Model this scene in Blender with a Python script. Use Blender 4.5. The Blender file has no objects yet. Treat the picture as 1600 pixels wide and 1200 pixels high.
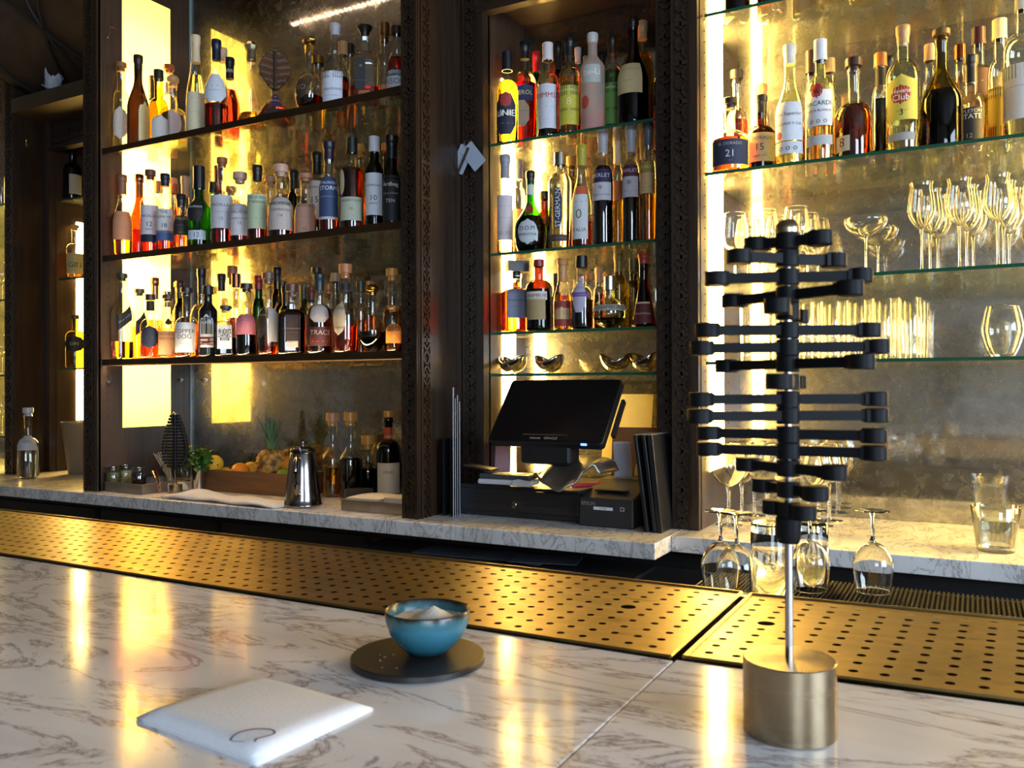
import bpy, math, random
from mathutils import Vector, Matrix
random.seed(7)
SC = bpy.context.scene
COL = SC.collection
PI = math.pi
rad = math.radians
# ------------------------------------------------------------------ camera
FPX = 1326.18
CAM = Vector((0, 0, 1.31))
_ya, _pi, _ro = rad(28.563), rad(.2289), rad(-.1807)
FW = Vector((-math.sin(_ya)*math.cos(_pi), math.cos(_ya)*math.cos(_pi), math.sin(_pi)))
RT = Vector((math.cos(_ya), math.sin(_ya), 0)); UP = RT.cross(FW)
RT, UP = RT*math.cos(_ro)+UP*math.sin(_ro), UP*math.cos(_ro)-RT*math.sin(_ro)
cd = bpy.data.cameras.new('camera'); cam = bpy.data.objects.new('camera', cd); COL.objects.link(cam)
cam.matrix_world = Matrix(((RT.x, UP.x, -FW.x, CAM.x), (RT.y, UP.y, -FW.y, CAM.y), (RT.z, UP.z, -FW.z, CAM.z), (0, 0, 0, 1)))
cd.sensor_width = 36; cd.lens = FPX/1600*36; cd.clip_start = .02
cd.dof.use_dof = True; cd.dof.focus_distance = 2.35; cd.dof.aperture_fstop = 16
SC.camera = cam
# ------------------------------------------------------------------ world, exposure, big lights
w = bpy.data.worlds.new('dim_daylight'); SC.world = w; w.use_nodes = True
w.node_tree.nodes['Background'].inputs[0].default_value = (.55, .7, 1, 1)
w.node_tree.nodes['Background'].inputs[1].default_value = .4
SC.view_settings.view_transform = 'Standard'; SC.view_settings.look = 'None'
SC.view_settings.exposure = 0; SC.view_settings.gamma = 1; SC.view_settings.use_curve_mapping = False
cy = SC.cycles
cy.max_bounces = 32; cy.diffuse_bounces = 3; cy.glossy_bounces = 5; cy.transmission_bounces = 28
cy.transparent_max_bounces = 48; cy.sample_clamp_indirect = 12; cy.blur_glossy = .5
cy.use_denoising = True

def area(name, loc, direction, sx, sy, power, color, spread=PI):
    l = bpy.data.lights.new(name, 'AREA'); l.shape = 'RECTANGLE'; l.size = sx; l.size_y = sy
    l.energy = power; l.color = color; l.spread = spread
    o = bpy.data.objects.new(name, l); COL.objects.link(o); o.location = loc
    o.rotation_euler = Vector(direction).to_track_quat('-Z', 'Y').to_euler()
    return o
# daylight arriving through the two windows of the room
area('daylight_side_window', (4.08, .1, 1.95), (-1, 0, -.06), 2.6, 1.9, 230, (.67, .82, 1))
area('daylight_front_window', (2.3, -3.12, 1.9), (-.35, 1, -.06), 1.7, 1.9, 120, (.67, .82, 1))
# lamps inside the two translucent light boxes and at the bay fronts
def lightbox_lamp(name, loc, d, sx, sy, p): return area(name, loc, d, sx, sy, p, (1, .74, .30))
lightbox_lamp('lightbox_tube', (-3.148, 2.352, 2.02), (1, 0, 0), .07, 1.05, 650)

def at(u, v, ax, val):
    d = FW + RT*((u-800)/FPX) - UP*((v-600)/FPX)
    return CAM + d*((val-CAM[ax])/d[ax])
def atY(u, v, y): return at(u, v, 1, y)
def atZ(u, v, z): return at(u, v, 2, z)
def atX(u, v, x): return at(u, v, 0, x)
def depth(p): return (Vector(p)-CAM).dot(FW)

# ------------------------------------------------------------------ materials
def lin(h):
    h = h.lstrip('#'); c = [int(h[i:i+2], 16)/255 for i in (0, 2, 4)]
    return tuple((x/12.92 if x <= .04045 else ((x+.055)/1.055)**2.4) for x in c)
def rgba(c): return (*(lin(c) if isinstance(c, str) else c), 1)
_M = {}
def newmat(name):
    m = bpy.data.materials.new(name); m.use_nodes = True
    nt = m.node_tree; nt.nodes.clear()
    out = nt.nodes.new('ShaderNodeOutputMaterial')
    return m, nt, out
def N(nt, t, **kw):
    n = nt.nodes.new(t)
    for k, v in kw.items():
        if k.startswith('_'): setattr(n, k[1:], v)
        else:
            n.inputs[k.replace('__', ' ')].default_value = v
    return n
def ramp(nt, fac, stops):
    r = nt.nodes.new('ShaderNodeValToRGB'); e = r.color_ramp.elements
    while len(e) < len(stops): e.new(.5)
    for x, (p, c) in zip(e, stops): x.position = p; x.color = rgba(c) if not isinstance(c, (int, float)) else (c, c, c, 1)
    nt.links.new(fac, r.inputs[0]); return r.outputs[0]
def coords(nt, scale, rot=(0, 0, 0)):
    tc = nt.nodes.new('ShaderNodeTexCoord'); mp = nt.nodes.new('ShaderNodeMapping')
    mp.inputs['Scale'].default_value = scale; mp.inputs['Rotation'].default_value = rot
    nt.links.new(tc.outputs['Object'], mp.inputs[0]); return mp.outputs[0]
def noise(nt, vec, scale, detail=4, rough=.55, dist=0):
    n = nt.nodes.new('ShaderNodeTexNoise'); n.inputs['Scale'].default_value = scale
    n.inputs['Detail'].default_value = detail; n.inputs['Roughness'].default_value = rough; n.inputs['Distortion'].default_value = dist
    nt.links.new(vec, n.inputs['Vector']); return n.outputs[0]
def bump(nt, h, strength, dist=.002):
    b = nt.nodes.new('ShaderNodeBump'); b.inputs['Strength'].default_value = strength; b.inputs['Distance'].default_value = dist
    nt.links.new(h, b.inputs['Height']); return b.outputs[0]

def P(key, color, rough=.5, metal=0, var=.0, scale=40, bmp=0, spec=.5, coat=0, aniso=0):
    """plain surface with a little procedural variation"""
    if key in _M: return _M[key]
    m, nt, out = newmat(key); b = nt.nodes.new('ShaderNodeBsdfPrincipled'); nt.links.new(b.outputs[0], out.inputs[0])
    c = rgba(color); b.inputs['Base Color'].default_value = c; b.inputs['Roughness'].default_value = rough
    b.inputs['Metallic'].default_value = metal; b.inputs['Specular IOR Level'].default_value = spec
    b.inputs['Coat Weight'].default_value = coat; b.inputs['Anisotropic'].default_value = aniso
    if var or bmp:
        n = noise(nt, coords(nt, (1, 1, 1)), scale)
        if var:
            nt.links.new(ramp(nt, n, [(.3, tuple(x*(1-var) for x in c[:3])), (.7, tuple(min(1, x*(1+var)) for x in c[:3]))]), b.inputs['Base Color'])
        if bmp: nt.links.new(bump(nt, n, bmp), b.inputs['Normal'])
    _M[key] = m; return m
def EM(key, color, strength):
    if key in _M: return _M[key]
    m, nt, out = newmat(key); e = N(nt, 'ShaderNodeEmission', Strength=strength); e.inputs[0].default_value = rgba(color)
    nt.links.new(e.outputs[0], out.inputs[0]); _M[key] = m; return m
def thin(key, tint, edge, refl=1.0, rough=.02, ior=1.5, milky=0):
    """wall of a bottle: light passes straight through a thin wall, more is absorbed where the path in the wall is long"""
    if key in _M: return _M[key]
    m, nt, out = newmat(key)
    lw = N(nt, 'ShaderNodeLayerWeight', Blend=.35)
    col = ramp(nt, lw.outputs['Facing'], [(.42, tint), (.72, tuple(math.sqrt(max(a, .001)*max(b, .001)) for a, b in zip(tint, edge))), (.97, edge)])
    t = nt.nodes.new('ShaderNodeBsdfTransparent'); nt.links.new(col, t.inputs[0])
    g = N(nt, 'ShaderNodeBsdfGlossy', Roughness=rough); g.inputs[0].default_value = (refl, refl, refl, 1)
    l2 = N(nt, 'ShaderNodeLayerWeight', Blend=.5); pw = N(nt, 'ShaderNodeMath', _operation='POWER'); pw.inputs[1].default_value = 5; nt.links.new(l2.outputs['Facing'], pw.inputs[0])
    f0 = ((ior-1)/(ior+1))**2; f = N(nt, 'ShaderNodeMath', _operation='MULTIPLY_ADD'); f.inputs[1].default_value = 1-f0; f.inputs[2].default_value = f0; nt.links.new(pw.outputs[0], f.inputs[0])
    mx = nt.nodes.new('ShaderNodeMixShader'); nt.links.new(f.outputs[0], mx.inputs[0]); nt.links.new(t.outputs[0], mx.inputs[1]); nt.links.new(g.outputs[0], mx.inputs[2])
    last = mx.outputs[0]
    if milky:
        d = N(nt, 'ShaderNodeBsdfTranslucent'); d.inputs[0].default_value = (.75, .75, .72, 1)
        d2 = N(nt, 'ShaderNodeBsdfDiffuse'); d2.inputs[0].default_value = (.6, .6, .58, 1)
        a = nt.nodes.new('ShaderNodeMixShader'); a.inputs[0].default_value = .5; nt.links.new(d.outputs[0], a.inputs[1]); nt.links.new(d2.outputs[0], a.inputs[2])
        mm = nt.nodes.new('ShaderNodeMixShader'); mm.inputs[0].default_value = milky; nt.links.new(last, mm.inputs[1]); nt.links.new(a.outputs[0], mm.inputs[2]); last = mm.outputs[0]
    nt.links.new(last, out.inputs[0]); _M[key] = m; return m
def GL(key, color, ior=1.45, rough=0):
    if key in _M: return _M[key]
    m, nt, out = newmat(key); g = N(nt, 'ShaderNodeBsdfGlass', IOR=ior, Roughness=rough); g.inputs[0].default_value = rgba(color)
    nt.links.new(g.outputs[0], out.inputs[0]); _M[key] = m; return m

def wood_mat(key, dark, light, rough=.38, scale=1, axis='z', coat=.15):
    if key in _M: return _M[key]
    m, nt, out = newmat(key); b = N(nt, 'ShaderNodeBsdfPrincipled', Roughness=rough); b.inputs['Coat Weight'].default_value = coat; b.inputs['Coat Roughness'].default_value = .2
    nt.links.new(b.outputs[0], out.inputs[0])
    s = {'z': (30, 30, 1.6), 'x': (1.6, 30, 30), 'y': (30, 1.6, 30)}[axis]
    n = noise(nt, coords(nt, tuple(x*scale for x in s)), 1.6, 6, .6, .6)
    nt.links.new(ramp(nt, n, [(.3, dark), (.72, light)]), b.inputs['Base Color'])
    nt.links.new(bump(nt, n, .15), b.inputs['Normal'])
    _M[key] = m; return m
WOOD = wood_mat('dark_stained_wood', (.012, .006, .0035), (.036, .019, .010))
WOODX = wood_mat('dark_stained_wood_across', (.012, .006, .0035), (.036, .019, .010), axis='x')
PANEL = wood_mat('brown_side_panel_wood', (.030, .018, .011), (.062, .036, .021), rough=.42)
CRATEW = wood_mat('crate_wood', (.085, .035, .012), (.20, .092, .035), rough=.6, axis='x', coat=0)

def marble(key, base, vein, warm, vein_amt, sc, rough):
    if key in _M: return _M[key]
    m, nt, out = newmat(key); b = N(nt, 'ShaderNodeBsdfPrincipled', Roughness=rough); nt.links.new(b.outputs[0], out.inputs[0])
    v = coords(nt, sc, (0, 0, rad(-9)))
    n1 = noise(nt, v, 1.5, 9, .68, 1.0)
    n2 = noise(nt, v, 4.2, 8, .7, .9)
    n3 = noise(nt, v, .8, 5, .6, .3)
    a = ramp(nt, n1, [(.468, base), (.494, warm), (.50, vein), (.506, warm), (.532, base)])
    c = ramp(nt, n2, [(.27, vein), (.345, warm), (.39, (1, 1, 1)), (1, (1, 1, 1))])
    d = ramp(nt, n3, [(.38, (.74, .72, .72)), (.6, (1, 1, 1))])
    mx = N(nt, 'ShaderNodeMix', _data_type='RGBA', _blend_type='MULTIPLY'); mx.inputs[0].default_value = vein_amt
    nt.links.new(a, mx.inputs[6]); nt.links.new(c, mx.inputs[7])
    m2 = N(nt, 'ShaderNodeMix', _data_type='RGBA', _blend_type='MULTIPLY'); m2.inputs[0].default_value = .6
    nt.links.new(mx.outputs[2], m2.inputs[6]); nt.links.new(d, m2.inputs[7])
    nt.links.new(m2.outputs[2], b.inputs['Base Color'])
    nf = noise(nt, coords(nt, (60, 260, 60)), 1, 3)
    nt.links.new(bump(nt, nf, .04, .001), b.inputs['Normal'])
    _M[key] = m; return m
MARBLE = marble('bar_top_marble', (.83, .82, .82), (.24, .19, .19), (.60, .54, .52), .8, (2.6, 8.0, 5), .11)
MARBLE2 = marble('back_counter_marble', (.78, .76, .74), (.20, .20, .21), (.56, .54, .52), .7, (8, 4, 4), .22)

def brass_mat(key, c1, c2, r1, r2, scale=(14, 90, 14), bs=.05, an=0):
    if key in _M: return _M[key]
    m, nt, out = newmat(key); b = N(nt, 'ShaderNodeBsdfPrincipled', Metallic=1.0); nt.links.new(b.outputs[0], out.inputs[0])
    n = noise(nt, coords(nt, (6, 6, 6)), 1.5, 6, .65)
    nt.links.new(ramp(nt, n, [(.3, c1), (.7, c2)]), b.inputs['Base Color'])
    n2 = noise(nt, coords(nt, scale), 1, 5, .6)
    nt.links.new(ramp(nt, n2, [(.3, r1), (.7, r2)]), b.inputs['Roughness'])
    nt.links.new(bump(nt, n2, bs, .001), b.inputs['Normal'])
    b.inputs['Anisotropic'].default_value = an
    _M[key] = m; return m
BRASS = brass_mat('worn_brass_sheet', (.285, .205, .078), (.40, .29, .115), .28, .42)
BRASS2 = brass_mat('brushed_pale_brass', (.31, .245, .155), (.37, .295, .19), .22, .30, (4, 4, 60), 0, .6)
STEEL = P('polished_steel', (.48, .46, .45), .15, 1, .1, 12)
STEELD = P('dull_steel', (.36, .34, .33), .34, 1, .12, 20)
COPPER = P('copper', (.72, .33, .16), .22, 1)
CHROME = P('chrome', (.75, .75, .76), .06, 1)
GOLD = P('gold_metal', (.80, .55, .20), .18, 1)
BLACK = P('black_plastic', (.011, .011, .012), .42, 0, .2, 60)
BLACKG = P('black_gloss', (.006, .006, .007), .10)
BLACKS = P('satin_black', (.004, .0045, .006), .50, 0, .1, 60, spec=.15)
def mirror_mat():
    m, nt, out = newmat('antiqued_mirror'); b = N(nt, 'ShaderNodeBsdfPrincipled', Metallic=1.0); nt.links.new(b.outputs[0], out.inputs[0])
    v = coords(nt, (1, 1, 1))
    n1 = noise(nt, v, 4.5, 9, .72, .5); n2 = noise(nt, v, 26, 6, .7, .3)
    a = ramp(nt, n1, [(.30, (.30, .28, .24)), (.50, (.47, .46, .42)), (.7, (.56, .56, .54))])
    c = ramp(nt, n2, [(.30, (.55, .50, .42)), (.52, (1, 1, 1))])
    mx = N(nt, 'ShaderNodeMix', _data_type='RGBA', _blend_type='MULTIPLY'); mx.inputs[0].default_value = .7
    nt.links.new(a, mx.inputs[6]); nt.links.new(c, mx.inputs[7]); nt.links.new(mx.outputs[2], b.inputs['Base Color'])
    nt.links.new(ramp(nt, n1, [(.3, .22), (.48, .07), (.7, .025)]), b.inputs['Roughness'])
    h = N(nt, 'ShaderNodeBsdfPrincipled', Metallic=1.0, Roughness=.36); nt.links.new(mx.outputs[2], h.inputs['Base Color'])
    ms = nt.nodes.new('ShaderNodeMixShader'); nt.links.new(ramp(nt, n2, [(.3, .40), (.6, .13)]), ms.inputs[0])
    nt.links.new(b.outputs[0], ms.inputs[1]); nt.links.new(h.outputs[0], ms.inputs[2]); nt.links.new(ms.outputs[0], out.inputs[0])
    return m
MIRROR = mirror_mat()
def panel_mat(key, col, emis, trans):
    m, nt, out = newmat(key); e = N(nt, 'ShaderNodeEmission', Strength=emis); e.inputs[0].default_value = rgba(col)
    t = nt.nodes.new('ShaderNodeBsdfTranslucent'); t.inputs[0].default_value = rgba(trans)
    a = nt.nodes.new('ShaderNodeAddShader'); nt.links.new(e.outputs[0], a.inputs[0]); nt.links.new(t.outputs[0], a.inputs[1]); nt.links.new(a.outputs[0], out.inputs[0])
    return m
LBOX = panel_mat('yellow_lightbox_acrylic', (.95, .80, .13), 1.05, (.9, .75, .45))
LSTRIP = EM('warm_white_light_strip', (1.0, .61, .15), 75.0)
SHELFG = thin('shelf_glass', (.93, .96, .93), (.55, .72, .60), .9, .015, 1.5, .05)
EDGEG = P('green_glass_edge', (.012, .075, .040), .12)
GLASS = GL('crystal_glass', (.985, .985, .97), 1.46)
WATER = GL('water', (.97, .98, .97), 1.33)
def paper(h): return P('paper_'+h, lin(h), .62, 0, .04, 90)
def paint(h, rough=.4, metal=0): return P('finish_%s_%d_%d' % (h, rough*100, metal*100), lin(h), rough, metal, .05, 80)
# ------------------------------------------------------------------ mesh helpers
class MB:
    def __init__(s): s.v, s.f, s.m = [], [], []
    def add(s, vs, fs, mi=0, xf=None):
        o = len(s.v)
        s.v += [tuple(xf @ Vector(p)) for p in vs] if xf else [tuple(p) for p in vs]
        s.f += [tuple(i+o for i in f) for f in fs]; s.m += [mi]*len(fs)
    def box(s, x0, x1, y0, y1, z0, z1, mi=0, xf=None):
        s.add([(x0, y0, z0), (x1, y0, z0), (x1, y1, z0), (x0, y1, z0), (x0, y0, z1), (x1, y0, z1), (x1, y1, z1), (x0, y1, z1)],
              [(0, 3, 2, 1), (4, 5, 6, 7), (0, 1, 5, 4), (1, 2, 6, 5), (2, 3, 7, 6), (3, 0, 4, 7)], mi, xf)
    def lathe(s, prof, seg=24, mi=0, cx=0, cy=0, n=2, ys=1, xf=None, cap=True, z0=0, wob=None):
        vs, fs = [], []
        for (r, z) in prof:
            for k in range(seg):
                a = 2*PI*k/seg; c, q = math.cos(a), math.sin(a)
                if n != 2:
                    t = (abs(c)**n+abs(q)**n)**(-1/n); 
                else: t = 1
                rr = r*t*(wob(a, z) if wob else 1)
                vs.append((cx+rr*c, cy+rr*q*ys, z0+z))
        L = len(prof)
        for i in range(L-1):
            for k in range(seg):
                k2 = (k+1) % seg
                fs.append((i*seg+k, i*seg+k2, (i+1)*seg+k2, (i+1)*seg+k))
        if cap:
            if prof[0][0] > 1e-5: fs.append(tuple(range(seg-1, -1, -1)))
            if prof[-1][0] > 1e-5: fs.append(tuple((L-1)*seg+k for k in range(seg)))
        s.add(vs, fs, mi, xf)
    def cyl(s, r, z0, z1, seg=20, mi=0, cx=0, cy=0, xf=None, bev=0):
        if bev: p = [(r-bev, z0), (r, z0+bev), (r, z1-bev), (r-bev, z1)]
        else: p = [(r, z0), (r, z1)]
        s.lathe(p, seg, mi, cx, cy, xf=xf)
    def tube(s, pts, r, seg=8, mi=0, closed=False):
        pts = [Vector(p) for p in pts]; n = len(pts); vs, fs = [], []
        for i, p in enumerate(pts):
            rr = r[i] if isinstance(r, (list, tuple)) else r
            t = (pts[min(i+1, n-1)]-pts[max(i-1, 0)]).normalized()
            a = t.cross(Vector((0, 0, 1)));
            if a.length < .05: a = t.cross(Vector((1, 0, 0)))
            a.normalize(); b = t.cross(a)
            for k in range(seg):
                q = 2*PI*k/seg; vs.append(p+a*math.cos(q)*rr+b*math.sin(q)*rr)
        for i in range(n-1):
            for k in range(seg):
                k2 = (k+1) % seg; fs.append((i*seg+k, i*seg+k2, (i+1)*seg+k2, (i+1)*seg+k))
        fs.append(tuple(range(seg-1, -1, -1))); fs.append(tuple((n-1)*seg+k for k in range(seg)))
        s.add(vs, fs, mi)
    def prism(s, poly, z0, z1, mi=0, xf=None):
        n = len(poly); vs = [(x, y, z0) for x, y in poly]+[(x, y, z1) for x, y in poly]
        s.add(vs, [tuple(range(n-1, -1, -1)), tuple(range(n, 2*n))]+[(i, (i+1) % n, n+(i+1) % n, n+i) for i in range(n)], mi, xf)
    def grid(s, fn, nu, nv, mi=0, closed_u=False, xf=None):
        vs = [fn(i/nu, j/nv) for j in range(nv+1) for i in range(nu+1)]
        fs = [(j*(nu+1)+i, j*(nu+1)+i+1, (j+1)*(nu+1)+i+1, (j+1)*(nu+1)+i) for j in range(nv) for i in range(nu)]
        s.add(vs, fs, mi, xf)
    def build(s, name, mats, parent=None, smooth=35, bevel=0, solid=0):
        me = bpy.data.meshes.new(name); me.from_pydata(s.v, [], s.f); me.update()
        mats = mats if isinstance(mats, (list, tuple)) else [mats]
        for m in mats: me.materials.append(m)
        if len(mats) > 1: me.polygons.foreach_set('material_index', s.m)
        if smooth:
            me.polygons.foreach_set('use_smooth', [True]*len(me.polygons))
            me.set_sharp_from_angle(angle=rad(smooth))
        o = bpy.data.objects.new(name, me); COL.objects.link(o)
        if parent: o.parent = parent
        if solid:
            md = o.modifiers.new('thickness', 'SOLIDIFY'); md.thickness = solid; md.offset = 0
        if bevel:
            md = o.modifiers.new('bevel', 'BEVEL'); md.width = bevel; md.segments = 2; md.limit_method = 'ANGLE'; md.angle_limit = rad(40)
        return o
def tag(o, label, cat, group=None, kind=None):
    o['label'] = label
    if cat: o['category'] = cat
    if group: o['group'] = group
    if kind: o['kind'] = kind
    return o
def thing(name, label, cat, loc=(0, 0, 0), rz=0, group=None):
    o = bpy.data.objects.new(name, None); COL.objects.link(o); o.location = loc; o.rotation_euler = (0, 0, rz)
    o.empty_display_size = .02
    return tag(o, label, cat, group)
def struct(o, label=None):
    o['kind'] = 'structure'
    if label: o['label'] = label
    return o
def dup(root, loc, rz, label, group=None):
    r = root.copy(); COL.objects.link(r); r.location = loc; r.rotation_euler = (0, 0, rz); r['label'] = label
    if group: r['group'] = group
    for ch in list(root.children):
        c = ch.copy(); COL.objects.link(c); c.parent = r
        for g in list(ch.children):
            d = g.copy(); COL.objects.link(d); d.parent = c
    return r
def XF(loc=(0, 0, 0), rx=0, ry=0, rz=0, s=1):
    return Matrix.Translation(Vector(loc)) @ Matrix.Rotation(rz, 4, 'Z') @ Matrix.Rotation(ry, 4, 'Y') @ Matrix.Rotation(rx, 4, 'X') @ Matrix.Scale(s, 4)
_txt = {}
UNREAD = set('BERGE PARK EAU Cruz anejo Vieille Mirabelle M grande Cognac cognac 12. MACKINLAY III PROVERIE GIFFARD QUAGLIA DISTMA bourbon aquavit aperitivo cup liqueur originale GOLD MARASCHINO LIQUEUR rum A IRISH blended Rica MALTED O o RYE Reserve PAN Seales . LONDON'.split())|{'single malt', 'eau de vie', 'TRIPLE SEC', 'MURE SAUVAGE', 'distillers select', 'PARMA VIOLET', 'No 1', 'rhum blanc', 'fine oak', 'MALT', 'APRICOT'}
def text_mesh(s):
    """flat lettering: (verts, faces, width) for cap height of about 1"""
    if s in _txt: return _txt[s]
    cu = bpy.data.curves.new('lettering', 'FONT'); cu.body = ('—'*max(1, len(s)//2) if s in UNREAD else s); cu.size = 1.4; cu.align_x = 'CENTER'; cu.align_y = 'CENTER'; cu.resolution_u = 2
    o = bpy.data.objects.new('lettering', cu); COL.objects.link(o)
    dg = bpy.context.evaluated_depsgraph_get(); me = bpy.data.meshes.new_from_object(o.evaluated_get(dg))
    v = [tuple(p.co) for p in me.vertices]; f = [tuple(p.vertices) for p in me.polygons]
    bpy.data.objects.remove(o); bpy.data.curves.remove(cu); bpy.data.meshes.remove(me)
    xs = [p[0] for p in v] or [0]
    _txt[s] = (v, f, max(xs)-min(xs)); return _txt[s]
def flat_text(mb, s, h, xf, mi, wmax=None, depth=0):
    v, f, wd = text_mesh(s)
    k = h if not wmax else min(h, wmax/max(wd, .01))
    mb.add([(p[0]*k, p[1]*k, depth) for p in v], f, mi, xf)
# ------------------------------------------------------------------ the room
WALLP = P('taupe_plaster', (.30, .29, .27), .8, 0, .08, 6)
CEILP = P('ceiling_plaster', (.16, .15, .14), .8, 0, .1, 4)
FLOORW = wood_mat('floor_boards', (.05, .03, .018), (.12, .075, .045), axis='x', scale=.4)
def wall(name, *b, m=WALLP): mb = MB(); mb.box(*b); return struct(mb.build(name, m, smooth=0))
wall('floor', -7, 4.2, -3.3, 3.2, -.1, 0, m=FLOORW)
wall('ceiling', -7, 4.2, -3.3, 3.2, 3.4, 3.5, m=CEILP)
wall('wall_back', -7, 4.2, 2.98, 3.2, 0, 3.4)
wall('wall_left', -7.2, -7, -3.3, 3.2, 0, 3.4)
mb = MB(); mb.box(-7, 4.2, -3.5, -3.3, 0, .9); mb.box(-7, 4.2, -3.5, -3.3, 2.9, 3.4); mb.box(-7, 1.4, -3.5, -3.3, .9, 2.9); mb.box(3.2, 4.2, -3.5, -3.3, .9, 2.9)
struct(mb.build('wall_front', WALLP, smooth=0))
mb = MB(); mb.box(4.2, 4.4, -3.3, 3.2, 0, .9); mb.box(4.2, 4.4, -3.3, 3.2, 3.0, 3.4); mb.box(4.2, 4.4, -3.3, -1.3, .9, 3.0); mb.box(4.2, 4.4, 1.5, 3.2, .9, 3.0)
struct(mb.build('wall_right', WALLP, smooth=0))
WHITEP = P('white_window_paint', (.7, .7, .68), .5)
def window(name, along, a0, a1, z0, z1, c, pane):
    mb = MB(); w = .05
    def bx(p0, p1, q0, q1, d=.05, mi=0):
        if along == 'x': mb.box(p0, p1, c-d, c+d, q0, q1, mi)
        else: mb.box(c-d, c+d, p0, p1, q0, q1, mi)
    bx(a0, a1, z0, z0+w); bx(a0, a1, z1-w, z1); bx(a0, a0+w, z0, z1); bx(a1-w, a1, z0, z1)
    n = 3
    for i in range(1, n): q = a0+(a1-a0)*i/n; bx(q-.02, q+.02, z0, z1)
    bx(a0, a1, (z0+z1)/2-.02, (z0+z1)/2+.02)
    o = struct(mb.build(name, WHITEP, smooth=0))
    mb = MB()
    if along == 'x': mb.box(a0, a1, c-.004, c+.004, z0, z1)
    else: mb.box(c-.004, c+.004, a0, a1, z0, z1)
    mb.build('pane', EM('overcast_sky_through_glass', (.62, .78, 1), pane), o, smooth=0); return o
window('window_1', 'y', -1.3, 1.5, .9, 3.0, 4.3, 1.6)
window('window_2', 'x', 1.4, 3.2, .9, 2.9, -3.4, 1.6)
# white painted column of the room, seen only in the mirrors
mb = MB(); mb.box(-1.75, -1.5, -2.6, -2.35, 0, 3.4); struct(mb.build('pillar_painted', WHITEP, smooth=0))

# ------------------------------------------------------------------ carved fretwork
def fret(mb, o, ud, nd, width, z0, z1, pitch, d=.007):
    """lattice strip: o lower corner, ud direction across, nd outward normal"""
    o, ud, nd = Vector(o), Vector(ud), Vector(nd)
    def bar(p, q, t):
        p, q = Vector(p), Vector(q); dd = (q-p).normalized(); pr = Vector((-dd.y, dd.x))*t/2
        c = [p+pr, q+pr, q-pr, p-pr]
        vs = [o+ud*k.x+Vector((0, 0, k.y))+nd*.0005 for k in c]+[o+ud*k.x+Vector((0, 0, k.y))+nd*d for k in c]
        mb.add(vs, [(3, 2, 1, 0), (4, 5, 6, 7), (0, 1, 5, 4), (1, 2, 6, 5), (2, 3, 7, 6), (3, 0, 4, 7)], 0)
    e = width*.16; t = .0065; z = z0
    bar((e/2, z0), (e/2, z1), e); bar((width-e/2, z0), (width-e/2, z1), e)
    while z < z1-.01:
        h = min(pitch, z1-z); bar((e, z+h), (width-e, z+h), .012)
        if h < pitch*.9: break
        L, R, C = e, width-e, width/2
        for (p, q) in (((L, .10), (R, .48)), ((R, .10), (L, .48)), ((L, .52), (R, .90)), ((R, .52), (L, .90)), ((C, 0), (C, .12)), ((C, .88), (C, 1)), ((L, .5), (L+.2*(R-L), .5)), ((R, .5), (R-.2*(R-L), .5))):
            bar((p[0], z+p[1]*h), (q[0], z+q[1]*h), t)
        z += h
def pegs(mb, x, ys, z0, z1, step=.032):
    z = z0
    while z < z1:
        for y in ys: mb.cyl(.0022, 0, .0012, 6, 0, xf=XF((x, y, z), ry=PI/2))
        z += step
PEG = P('dark_hole', (.004, .003, .003), .8)

# ------------------------------------------------------------------ back bar: three bays and the corner niche
ZC = .90
wide = thing('back_bar_cabinet', 'wide dark wood back bar bay with tall yellow light panel and antiqued mirror', 'cabinet', (-2.33, 2.4, .9), 0)
OW = Vector(wide.location)
def loc(mb, o): mb.v = [(x-o.x, y-o.y, z-o.z) for x, y, z in mb.v]
def bpart(root, name, mb, mats, **k):
    loc(mb, Vector(root.location)); return mb.build(name, mats, root, **k)
# left pillar (hollow around the light box)
mb = MB(); mb.box(-3.156, -3.066, 2.190, 2.293, ZC, 3.3); mb.box(-3.156, -3.066, 2.53, 2.66, ZC, 3.3); mb.box(-3.156, -3.066, 2.293, 2.53, ZC, 1.15); mb.box(-3.156, -3.066, 2.293, 2.53, 2.96, 3.3); mb.box(-3.156, -3.1545, 2.293, 2.53, 1.15, 2.96)
bpart(wide, 'side_panel', mb, PANEL, smooth=0)
mb = MB(); mb.box(-3.158, -3.064, 2.183, 2.192, ZC, 3.3); fret(mb, (-3.15, 2.183, ZC), (1, 0, 0), (0, -1, 0), .06, ZC*0, 2.4, .112)
mb.box(-3.084, -3.064, 2.176, 2.192, ZC, 3.3); bpart(wide, 'pillar', mb, WOOD, smooth=0)
mb = MB(); mb.box(-3.0675, -3.0655, 2.293, 2.53, 1.15, 2.96); bpart(wide, 'light_panel', mb, LBOX, smooth=0)
mb = MB(); pegs(mb, -3.0662, (2.225, 2.60), 1.2, 2.9); bpart(wide, 'peg_hole', mb, PEG, smooth=0)['kind'] = 'stuff'
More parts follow.
